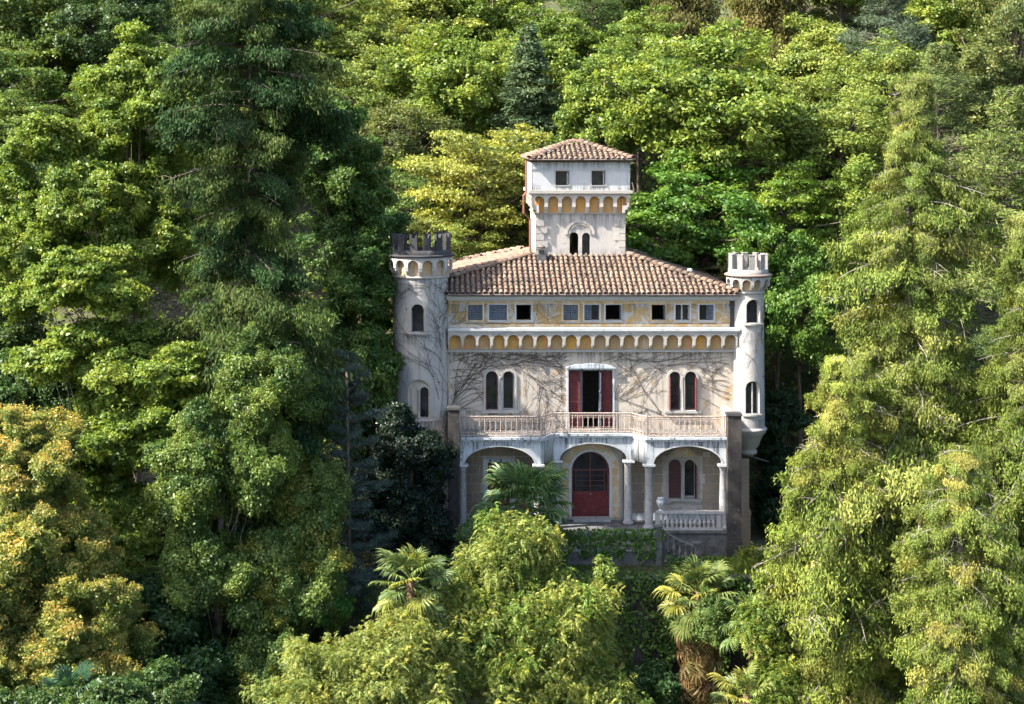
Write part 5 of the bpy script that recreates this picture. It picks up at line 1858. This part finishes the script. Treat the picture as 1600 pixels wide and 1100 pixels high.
def tall_conifer(name, label, px, Y, py_top, R_px, shape, color, seed, nb, key='dark', bark='bark', trunk_r=0.45, zmin=0.08, tilt=0.15, wav=0.3, length=3.0, bare=0.0, jit=0.3, color2=None, share2=0.2):
    rng = np.random.default_rng(seed)
    X, zt = at(px, py_top, Y)
    g = ground_z(X, Y)
    H = zt - g
    R0 = R_px * (Y - CAMY) / FPX
    e = empty(name, (X, Y, g), label, 'tree')
    put('trunk', trunk_mesh(rng, H * 0.98, trunk_r, 0.05, 0.006, 10), bark, e, True)
    ph = rng.random(4) * 6.28
    ms = BOUGH[key]
    for i in range(nb):
        t = zmin + (1 - zmin) * ((i + rng.random()) / nb) ** 1.12
        a = i * 2.39996 + rng.normal() * jit
        wob = 1 + wav * (0.5 * math.sin(2 * a + ph[0] + 7 * t) + 0.5 * math.sin(3 * a + ph[1] - 11 * t) + 0.6 * math.sin(23 * t + ph[2] + a))
        Lb = max(R0 * shape(t) * wob * rng.uniform(0.8, 1.1), 0.5)
        s = min(max(Lb / length, 0.30), 1.35)
        r0 = max(0.0, Lb - length * s)
        me, tw = ms[int(rng.integers(len(ms)))]
        cc = color2 if (color2 is not None and rng.random() < share2) else color
        f = rng.uniform(0.8, 1.2)
        for nm, m_, mt in (('bough', me, None), ('branch', tw, bark)):
            if nm == 'bough' and rng.random() < bare: continue
            o = put(nm, m_, mt, e)
            o.location = (r0 * math.cos(a), r0 * math.sin(a), t * H)
            o.rotation_euler = (rng.normal() * 0.12, tilt + (0.25 - 0.5 * t) + rng.normal() * 0.10 if nm == 'bough' else tilt + 0.25 - 0.5 * t, a)
            sw = max(s, 0.6)
            o.scale = (s, sw, sw * 0.95)
            o.color = (cc[0] * f, cc[1] * f, cc[2] * f, 1)
        if r0 > 0.3:
            br = MB().tube([(0, 0, t * H - 0.2), (r0 * math.cos(a), r0 * math.sin(a), t * H)], [0.07, 0.05], 5, False).build('limb', bark, e, True)
    return e


# the tall dark conifer on the left
tall_conifer('dark_conifer', 'tall dark drooping conifer towering left of the villa', 388, -10.5, -200, 238,
             lambda t: (0.78 + 0.22 * math.sin(t * 19)) * min(1, 0.62 + 1.1 * t) * (1 - t) ** 0.42 + 0.02, (0.056, 0.086, 0.022), 31, 300, 'dark', wav=0.30, color2=(0.030, 0.062, 0.020), share2=0.45)
# the tall yellow green conifers on the right
tall_conifer('drooping_conifer', 'tall yellow green drooping conifer with bare grey twigs right of the villa', 1425, -10, 120, 255,
             lambda t: (0.80 + 0.20 * math.sin(t * 17 + 1)) * min(1, 0.8 + t) * (1 - t) ** 0.62 + 0.02, (0.122, 0.162, 0.034), 33, 300, 'gold', bark='pale_bark', trunk_r=0.36, wav=0.34, bare=0.05, color2=(0.175, 0.20, 0.048), share2=0.25)
tall_conifer('drooping_conifer', 'darker green drooping conifer at the right edge', 1610, -13, 330, 190,
             lambda t: (0.85 + 0.15 * math.sin(t * 13)) * (1 - t) ** 0.5 + 0.02, (0.098, 0.132, 0.026), 34, 260, 'gold', bark='pale_bark', trunk_r=0.3, wav=0.3, bare=0.06, color2=(0.15, 0.175, 0.045))
tall_conifer('drooping_conifer', 'bushy golden tipped conifer at the lower right beside the palms', 1320, -12.5, 560, 150,
             lambda t: (0.85 + 0.15 * math.sin(t * 15)) * (1 - t) ** 0.42 + 0.02, (0.150, 0.188, 0.036), 35, 280, 'gold', bark='pale_bark', trunk_r=0.25, wav=0.34, bare=0.02, color2=(0.215, 0.222, 0.05), share2=0.3)
tall_conifer('drooping_conifer', 'low yellow green conifer in the bottom right corner', 1500, -18, 700, 170,
             lambda t: (0.85 + 0.15 * math.sin(t * 9)) * (1 - t) ** 0.5 + 0.02, (0.126, 0.165, 0.034), 37, 240, 'gold', bark='pale_bark', trunk_r=0.25, wav=0.3, bare=0.03, color2=(0.22, 0.22, 0.05))

# broadleaf trees of the left side
lobed('broadleaf_tree', 'big sunlit green broadleaf tree behind the dark conifer', px_base(210, -2),
      [(235, 150, -2, 105, 95, 3.0, 0.9), (130, 290, -3, 120, 105, 3.2, 1.1), (55, 390, -3, 80, 85, 2.5, 0.6), (300, 300, -1, 90, 130, 3, 0.6), (215, 400, -3, 110, 95, 3, 0.8)],
      (0.142, 0.208, 0.032), 41, 100, 'leafy', 0.82)
lobed('broadleaf_tree', 'dark green broadleaf crown between the dark conifer and the round tower', px_base(545, 1),
      [(525, 230, 1, 65, 95, 2.2, 0.6), (560, 330, 1, 66, 105, 2.2, 0.7), (562, 470, 0, 66, 115, 1.8, 0.7), (580, 600, -0.5, 45, 90, 1.4, 0.5)],
      (0.070, 0.132, 0.028), 42, 90, 'leafy', 0.8)
lobed('broadleaf_tree', 'bright layered broadleaf tree at the left edge below the big green one', px_base(150, -10),
      [(130, 450, -10, 115, 60, 2.6, 0.9), (165, 560, -10.5, 120, 65, 2.6, 0.9), (190, 680, -11, 115, 75, 2.6, 0.9), (270, 620, -12, 60, 110, 2.0, 0.6), (150, 790, -12, 90, 80, 2.0, 0.6), (215, 860, -13, 70, 70, 1.8, 0.5)],
      (0.145, 0.208, 0.032), 43, 95, 'layer', 0.85)
lobed('orange_tipped_tree', 'orange tipped evergreen tree at the lower left edge', px_base(80, -17),
      [(40, 725, -17, 95, 85, 2.4, 0.9), (75, 850, -18, 105, 85, 2.6, 0.9), (115, 975, -19, 105, 85, 2.6, 0.9), (40, 1060, -20, 100, 90, 2.2, 0.7), (0, 930, -19, 60, 110, 2, 0.6), (150, 1085, -21, 90, 50, 2, 0.5)],
      (0.150, 0.190, 0.042), 44, 110, 'tipped', 0.68, inner=0.5)
lobed('ivy_clad_tree', 'pale ivy clad tree in front of the dark conifer foot', px_base(340, -14.6),
      [(300, 750, -15, 75, 120, 1.8, 0.9), (410, 600, -15, 85, 90, 1.5, 0.8), (320, 890, -15.5, 80, 80, 1.8, 0.7), (400, 730, -15, 70, 80, 1.5, 0.6)],
      (0.112, 0.168, 0.036), 45, 90, 'ivy', 0.70, color2=(0.064, 0.112, 0.026), share2=0.45)
lobed('ivy_clad_tree', 'green creeper hung shrub mass below the blue cedar', px_base(460, -14.6),
      [(490, 800, -14, 60, 95, 1.4, 0.8), (440, 920, -14.8, 90, 95, 1.6, 1.0), (420, 1040, -16, 90, 80, 1.8, 0.9)],
      (0.092, 0.148, 0.036), 46, 90, 'ivy', 0.68, color2=(0.15, 0.165, 0.03), share2=0.25)
lobed('shrub', 'bright green leafy shrub in the shade right of the creeper mass', px_base(515, -14),
      [(515, 935, -14, 45, 45, 1.0, 0.7)], (0.055, 0.155, 0.035), 47, 26, 'leafy', 0.6, cat='shrub', trunk_r=0.06)
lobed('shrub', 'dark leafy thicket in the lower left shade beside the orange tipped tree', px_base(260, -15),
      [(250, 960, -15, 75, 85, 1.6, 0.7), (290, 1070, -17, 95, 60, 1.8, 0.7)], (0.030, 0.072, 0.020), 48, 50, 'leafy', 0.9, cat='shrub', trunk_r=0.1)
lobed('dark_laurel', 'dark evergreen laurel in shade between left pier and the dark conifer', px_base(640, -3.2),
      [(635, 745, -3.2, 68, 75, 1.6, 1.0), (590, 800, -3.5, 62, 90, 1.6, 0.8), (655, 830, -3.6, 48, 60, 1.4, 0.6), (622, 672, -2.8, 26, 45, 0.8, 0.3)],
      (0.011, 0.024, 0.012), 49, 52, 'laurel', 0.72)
tall_conifer('blue_cedar', 'blue grey cedar boughs half hidden between dark conifer and laurel', 545, -12.5, 560, 85,
             lambda t: (0.75 + 0.25 * math.sin(t * 30)) * (1 - t) ** 0.35 + 0.1, (0.050, 0.076, 0.068), 36, 60, 'cedar', trunk_r=0.11, zmin=0.30, tilt=-0.05, wav=0.3, length=2.0)

# the yellow green masses of vines in the centre foreground
lobed('vine_covered_tree', 'sunlit yellow green tree smothered in vines before the villa', px_base(790, -16.5),
      [(790, 885, -15.8, 50, 70, 1.3, 0.5), (785, 930, -16, 85, 85, 1.8, 0.7), (800, 970, -16.5, 130, 85, 2.2, 1.1), (885, 985, -16.5, 75, 85, 1.6, 0.7), (760, 1060, -17.5, 200, 90, 2.6, 1.6), (835, 855, -15.3, 34, 40, 0.8, 0.25), (905, 1080, -17, 55, 70, 1.4, 0.5), (925, 960, -15.5, 30, 45, 0.8, 0.25), (690, 1010, -17.8, 70, 60, 1.4, 0.5), (640, 1075, -18.5, 80, 60, 1.6, 0.5)],
      (0.200, 0.248, 0.055), 51, 130, 'vine', 0.62, inner=0.45, squash=1.1, amp=0.34,  trunk_r=0.25, color2=(0.13, 0.20, 0.035), share2=0.25)
lobed('vine_covered_shrub', 'low sunlit yellow green vine heap at the bottom left of centre', px_base(560, -20),
      [(560, 1060, -20, 130, 80, 2.0, 1.2), (640, 1020, -19, 75, 65, 1.5, 0.6), (470, 1110, -21, 85, 55, 1.6, 0.6)],
      (0.195, 0.240, 0.056), 52, 120, 'vine', 0.55, inner=0.45, amp=0.34,  cat='shrub', trunk_r=0.1)
lobed('young_tree', 'small fresh green sapling left of the palm by the portico', px_base(740, -6.5),
      [(742, 845, -6.5, 34, 48, 0.9, 0.8), (722, 885, -6.8, 30, 32, 0.8, 0.4)], (0.130, 0.215, 0.075), 53, 22, 'sapling', 0.5, trunk_r=0.05)
lobed('young_tree', 'light green sapling poking up left of the garden wall', px_base(945, -9.5),
      [(945, 905, -9.5, 18, 32, 0.5, 0.5)], (0.17, 0.23, 0.05), 54, 22, 'sapling', 0.45, trunk_r=0.04)
lobed('shrub', 'sunlit yellow green shrub on the lawn beside the stone table', px_base(1215, -4.5),
      [(1200, 872, -4.8, 55, 22, 0.9, 0.6)], (0.18, 0.23, 0.028), 55, 34, 'vine', 0.42, cat='shrub', trunk_r=0.05)
lobed('shrub', 'leafy green thicket among the right palms', px_base(1190, -12),
      [(1190, 985, -12, 50, 60, 1.2, 0.8), (1215, 1070, -13, 60, 55, 1.4, 0.8)], (0.135, 0.200, 0.035), 56, 40, 'vine', 0.62, cat='shrub', trunk_r=0.07)
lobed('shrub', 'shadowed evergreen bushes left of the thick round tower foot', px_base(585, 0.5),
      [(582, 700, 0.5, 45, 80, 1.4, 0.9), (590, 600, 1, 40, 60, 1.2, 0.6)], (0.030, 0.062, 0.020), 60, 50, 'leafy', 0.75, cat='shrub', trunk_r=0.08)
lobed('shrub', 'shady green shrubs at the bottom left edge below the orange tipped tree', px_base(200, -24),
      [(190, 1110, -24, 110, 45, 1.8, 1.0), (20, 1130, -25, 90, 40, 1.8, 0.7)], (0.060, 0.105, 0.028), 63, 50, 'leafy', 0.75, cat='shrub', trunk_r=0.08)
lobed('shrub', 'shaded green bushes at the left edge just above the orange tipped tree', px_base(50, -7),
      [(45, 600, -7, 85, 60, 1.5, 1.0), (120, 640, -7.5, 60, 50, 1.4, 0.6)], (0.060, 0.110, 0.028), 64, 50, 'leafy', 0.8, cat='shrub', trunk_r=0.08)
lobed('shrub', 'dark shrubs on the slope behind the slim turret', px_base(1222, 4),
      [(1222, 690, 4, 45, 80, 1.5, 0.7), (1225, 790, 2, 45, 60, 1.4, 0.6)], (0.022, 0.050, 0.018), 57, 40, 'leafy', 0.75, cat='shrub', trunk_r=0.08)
lobed('ivy_clad_tree', 'round green creeper mound hanging over the brown palm skirt', px_base(1115, -10),
      [(1112, 965, -10.6, 34, 42, 0.7, 0.8)], (0.120, 0.180, 0.045), 59, 44, 'ivy', 0.5, cat='climbing plant', trunk_r=0.05)
lobed('shrub', 'dark green shrubs at the foot of the retaining wall', px_base(1010, -9),
      [(1000, 1080, -9, 85, 40, 1.2, 0.9)], (0.045, 0.095, 0.028), 58, 36, 'leafy', 0.6, cat='shrub', trunk_r=0.06)


# ---------------------------------------------------------------- ivy on walls
def ivy(name, label, patches, color, seed, dens=120, L=0.13, cat='climbing plant', mat='leaf'):
    """patches: (x0,x1,y,z0,z1,thick, ragged) on walls facing the camera"""
    rng = np.random.default_rng(seed)
    sets = []
    for x0, x1, y, z0, z1, th, rag in patches:
        n = int((x1 - x0) * (z1 - z0) * dens)
        x = rng.uniform(x0, x1, n)
        edge = z0 + rag * (0.5 + 0.5 * np.sin(x * 2.3 + seed) * np.sin(x * 5.1 + 1)) * (z1 - z0)
        z = rng.uniform(z0, z1, n)
        ok = z > edge
        x, z = x[ok], z[ok]
        n = len(x)
        yy = y - th * rng.random(n) * (0.6 + 0.4 * np.sin(x * 4) * np.sin(z * 5))
        P = np.stack([x, yy, z], 1)
        Nn = unit(np.array([-0.1, -0.8, 0.6]) + rng.normal(size=(n, 3)) * 0.55)
        t = rng.normal(size=(n, 3)) * 0.6 + np.array([0, 0, -1.0])
        D = unit(t - Nn * np.sum(t * Nn, 1, keepdims=True))
        sz = rng.uniform(0.7, 1.3, n)
        sets.append((P, Nn, D, L * sz, L * 0.85 * sz, rng.random(n)))
    o = put(name, leaf_mesh(name, *join_leaves(sets)), mat, None, color=color)
    return tag(o, label, cat)


ivy('ivy', 'ivy draped over the low balustrade in front of the portico', [(tx0 - 0.3, tx1 + 0.35, TYF - 0.08, -0.05, 0.42, 0.35, 0.0), (tx0, tx1 - 0.1, TYF - 0.1, -1.4, 0.05, 0.25, 0.7), (tx1 + 0.3, tx1 + 3.2, TYF - 0.2, -1.5, -0.75, 0.3, 0.7), (tx0 - 0.3, tx1 + 0.3, TYF + 0.25, 0.28, 0.42, 0.6, 0.0)], (0.085, 0.165, 0.026), 61, 200)
x0_, x1_ = at(940, 0, -7)[0], at(1085, 0, -7)[0]
ivy('ivy', 'thick ivy hanging over the retaining wall coping', [(x0_, x1_ + 1.5, -7.05, -3.0, -0.75, 0.45, 0.6), (-13, x0_, -7.05, -3.0, -0.75, 0.4, 0.5), (-8, x0_, -6.45, -0.95, -0.75, 0.7, 0), (x1_ + 1.0, 7.0, -7.05, -5.0, -0.8, 0.4, 0.35), (x0_ + 0.3, x1_ + 1.5, -7.6, -5.2, -2.2, 0.3, 0.55), (x0_, x1_ + 1.5, -6.5, -0.95, -0.75, 0.7, 0)], (0.055, 0.115, 0.020), 62, 150, 0.15)


# ---------------------------------------------------------------- palms
def fan_mesh(seed, nl=30, pet=0.95, L=0.78, droop=0.25):
    rng = np.random.default_rng(seed)
    vs, fs, tone = [], [], []
    # stalk
    k = 4
    for i in range(3):
        x = pet * i / 2
        for a in range(k):
            an = 2 * PI * a / k
            vs.append((x, 0.018 * math.cos(an), 0.018 * math.sin(an) + 0.06 * math.sin(PI * i / 2)))
            tone.append(0.6)
    for i in range(2):
        for a in range(k):
            fs.append((i * k + a, i * k + (a + 1) % k, (i + 1) * k + (a + 1) % k, (i + 1) * k + a))
    for j in range(nl):
        u = (j + 0.5) / nl * 2 - 1
        an = u * R(128) + rng.normal() * 0.02
        ll = L * (1 - 0.30 * abs(u) ** 2) * rng.uniform(0.92, 1.06)
        d = np.array([math.cos(an), math.sin(an), 0])
        s = np.array([-math.sin(an), math.cos(an), 0])
        c = np.array([pet, 0, 0])
        dr = droop * rng.uniform(0.5, 1.5)
        w = 0.030
        z = 0.022 * (1 if j % 2 else -1)
        p0 = c + d * 0.04
        p1 = c + d * ll * 0.5 + np.array([0, 0, 0.05])
        p2 = c + d * ll * 0.80 + np.array([0, 0, 0.05 - dr * 0.25 * ll])
        p3 = c + d * ll + np.array([0, 0, -dr * ll])
        o = len(vs)
        t = rng.random()
        for p, ww in ((p0, 0.006), (p1, w), (p2, w * 0.7)):
            vs += [tuple(p + s * ww + np.array([0, 0, z * ww / w])), tuple(p - s * ww - np.array([0, 0, z * ww / w]))]
            tone += [t, t]
        vs.append(tuple(p3)); tone.append(t)
        fs += [(o, o + 1, o + 3, o + 2), (o + 2, o + 3, o + 5, o + 4), (o + 4, o + 5, o + 6)]
    me = bpy.data.meshes.new('frond')
    me.from_pydata(vs, [], fs)
    a = me.attributes.new('tone', 'FLOAT', 'POINT')
    a.data.foreach_set('value', np.array(tone, dtype=np.float32))
    me.materials.append(M['leaf'])
    me.update()
    return me


FANS = [fan_mesh(70 + i, 28 + 2 * i, 0.85 + 0.08 * i, 0.76, 0.15 + 0.12 * i) for i in range(3)]
DEADFAN = fan_mesh(80, 22, 0.8, 0.72, 0.7)


def palm(label, px, py, Y, size, color, nf=32, dead=0, deadcol=(0.36, 0.17, 0.045), ndead_z=1.5, seed=1, yellow=0.2, base=None):
    rng = random.Random(seed)
    X, Z = at(px, py, Y)
    g = ground_z(X, Y)
    e = empty('fan_palm', (X, Y, g), label, 'palm', 'fan palms in the garden')
    h = Z - g
    nr = np.random.default_rng(seed)
    put('trunk', trunk_mesh(nr, h, 0.16, 0.13, 0.01, 10), 'fibre', e, True)
    for i in range(nf):
        t = (i + 0.5) / nf
        el = R(82 - 128 * t ** 0.9 + rng.uniform(-8, 8))
        o = put('frond', FANS[rng.randrange(3)], None, e)
        o.location = (0, 0, h - 0.35 * t)
        o.rotation_euler = (rng.uniform(-0.35, 0.35), -el, i * 2.39996 + rng.uniform(-0.2, 0.2))
        s = size * rng.uniform(0.85, 1.08) * (0.75 + 0.25 * min(1, t * 3))
        o.scale = (s, s, s)
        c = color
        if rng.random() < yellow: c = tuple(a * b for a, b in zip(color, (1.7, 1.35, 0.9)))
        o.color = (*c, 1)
    for i in range(dead):
        t = i / max(dead, 1)
        o = put('dead_frond', DEADFAN, None, e)
        o.location = (0, 0, h - 0.5 - ndead_z * t)
        o.rotation_euler = (rng.uniform(-0.4, 0.4), R(rng.uniform(28, 74)), i * 2.39996)
        s = size * rng.uniform(0.8, 1.05)
        o.scale = (s, s, s)
        f = rng.uniform(0.6, 1.25)
        o.color = (deadcol[0] * f, deadcol[1] * f * rng.uniform(0.8, 1.3), deadcol[2] * f, 1)
    return e


palm('large dark green fan palm in front of the portico left of the door', 818, 780, -5.2, 1.42, (0.095, 0.165, 0.055), 44, 10, (0.30, 0.22, 0.09), 0.7, 1, 0.15)
palm('sunlit fan palm left of the yellow vine mass', 645, 905, -17.6, 1.06, (0.105, 0.150, 0.045), 30, 8, (0.28, 0.20, 0.07), 0.8, 2, 0.4)
palm('fan palm with a skirt of brown dead fronds below the garden wall', 1092, 925, -9.5, 1.15, (0.125, 0.165, 0.045), 34, 40, (0.20, 0.135, 0.055), 3.0, 3, 0.4)
palm('small fan palm at the edge of the right thicket', 1172, 965, -11.3, 0.95, (0.110, 0.170, 0.050), 14, 0, seed=4)
palm('pale green fan palm at the bottom edge right of the skirted palm', 1165, 1085, -13.2, 1.0, (0.165, 0.205, 0.060), 16, 3, (0.34, 0.24, 0.09), 0.5, 5, 0.5)
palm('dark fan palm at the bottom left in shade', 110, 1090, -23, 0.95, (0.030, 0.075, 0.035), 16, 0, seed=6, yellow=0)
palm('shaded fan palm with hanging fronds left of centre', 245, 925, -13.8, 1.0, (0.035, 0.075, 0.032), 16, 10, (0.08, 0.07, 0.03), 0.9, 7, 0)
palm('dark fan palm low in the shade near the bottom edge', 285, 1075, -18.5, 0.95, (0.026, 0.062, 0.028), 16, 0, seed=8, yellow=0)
palm('distant fan palm behind the thick round tower', 578, 425, 12, 1.0, (0.10, 0.14, 0.045), 18, 4, (0.25, 0.18, 0.07), 0.5, 9, 0.3)


# ---------------------------------------------------------------- undergrowth and lawn
def scatter(name, label, n, box, color, seed, hgt, L, Wd, reject=None, cat='undergrowth', clumps=None, upright=0.0):
    rng = np.random.default_rng(seed)
    x = rng.uniform(box[0], box[1], n)
    y = rng.uniform(box[2], box[3], n)
    if reject is not None:
        ok = ~reject(x, y)
        x, y = x[ok], y[ok]
    n = len(x)
    amp = 0.5 + 0.5 * np.sin(x * 0.9 + 2 * np.sin(y * 0.5)) * np.sin(y * 0.8 + 1.3)
    z = np.array([ground_z(a, b) for a, b in zip(x, y)]) + rng.random(n) * hgt * (0.15 + amp ** 2)
    P = np.stack([x, y, z], 1)
    Nn = unit(np.array([0, -0.25, 1.0]) + rng.normal(size=(n, 3)) * 0.6)
    if upright:
        D = unit(np.array([0, 0, 1.0]) + rng.normal(size=(n, 3)) * 0.45)
        t = rng.normal(size=(n, 3))
        Nn = unit(t - D * np.sum(t * D, 1, keepdims=True))
    else:
        t = rng.normal(size=(n, 3))
        D = unit(t - Nn * np.sum(t * Nn, 1, keepdims=True))
    sz = rng.uniform(0.6, 1.4, n)
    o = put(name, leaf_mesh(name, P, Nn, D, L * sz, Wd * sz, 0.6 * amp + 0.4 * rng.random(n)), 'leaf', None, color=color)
    return tag(o, label, cat, kind='stuff')


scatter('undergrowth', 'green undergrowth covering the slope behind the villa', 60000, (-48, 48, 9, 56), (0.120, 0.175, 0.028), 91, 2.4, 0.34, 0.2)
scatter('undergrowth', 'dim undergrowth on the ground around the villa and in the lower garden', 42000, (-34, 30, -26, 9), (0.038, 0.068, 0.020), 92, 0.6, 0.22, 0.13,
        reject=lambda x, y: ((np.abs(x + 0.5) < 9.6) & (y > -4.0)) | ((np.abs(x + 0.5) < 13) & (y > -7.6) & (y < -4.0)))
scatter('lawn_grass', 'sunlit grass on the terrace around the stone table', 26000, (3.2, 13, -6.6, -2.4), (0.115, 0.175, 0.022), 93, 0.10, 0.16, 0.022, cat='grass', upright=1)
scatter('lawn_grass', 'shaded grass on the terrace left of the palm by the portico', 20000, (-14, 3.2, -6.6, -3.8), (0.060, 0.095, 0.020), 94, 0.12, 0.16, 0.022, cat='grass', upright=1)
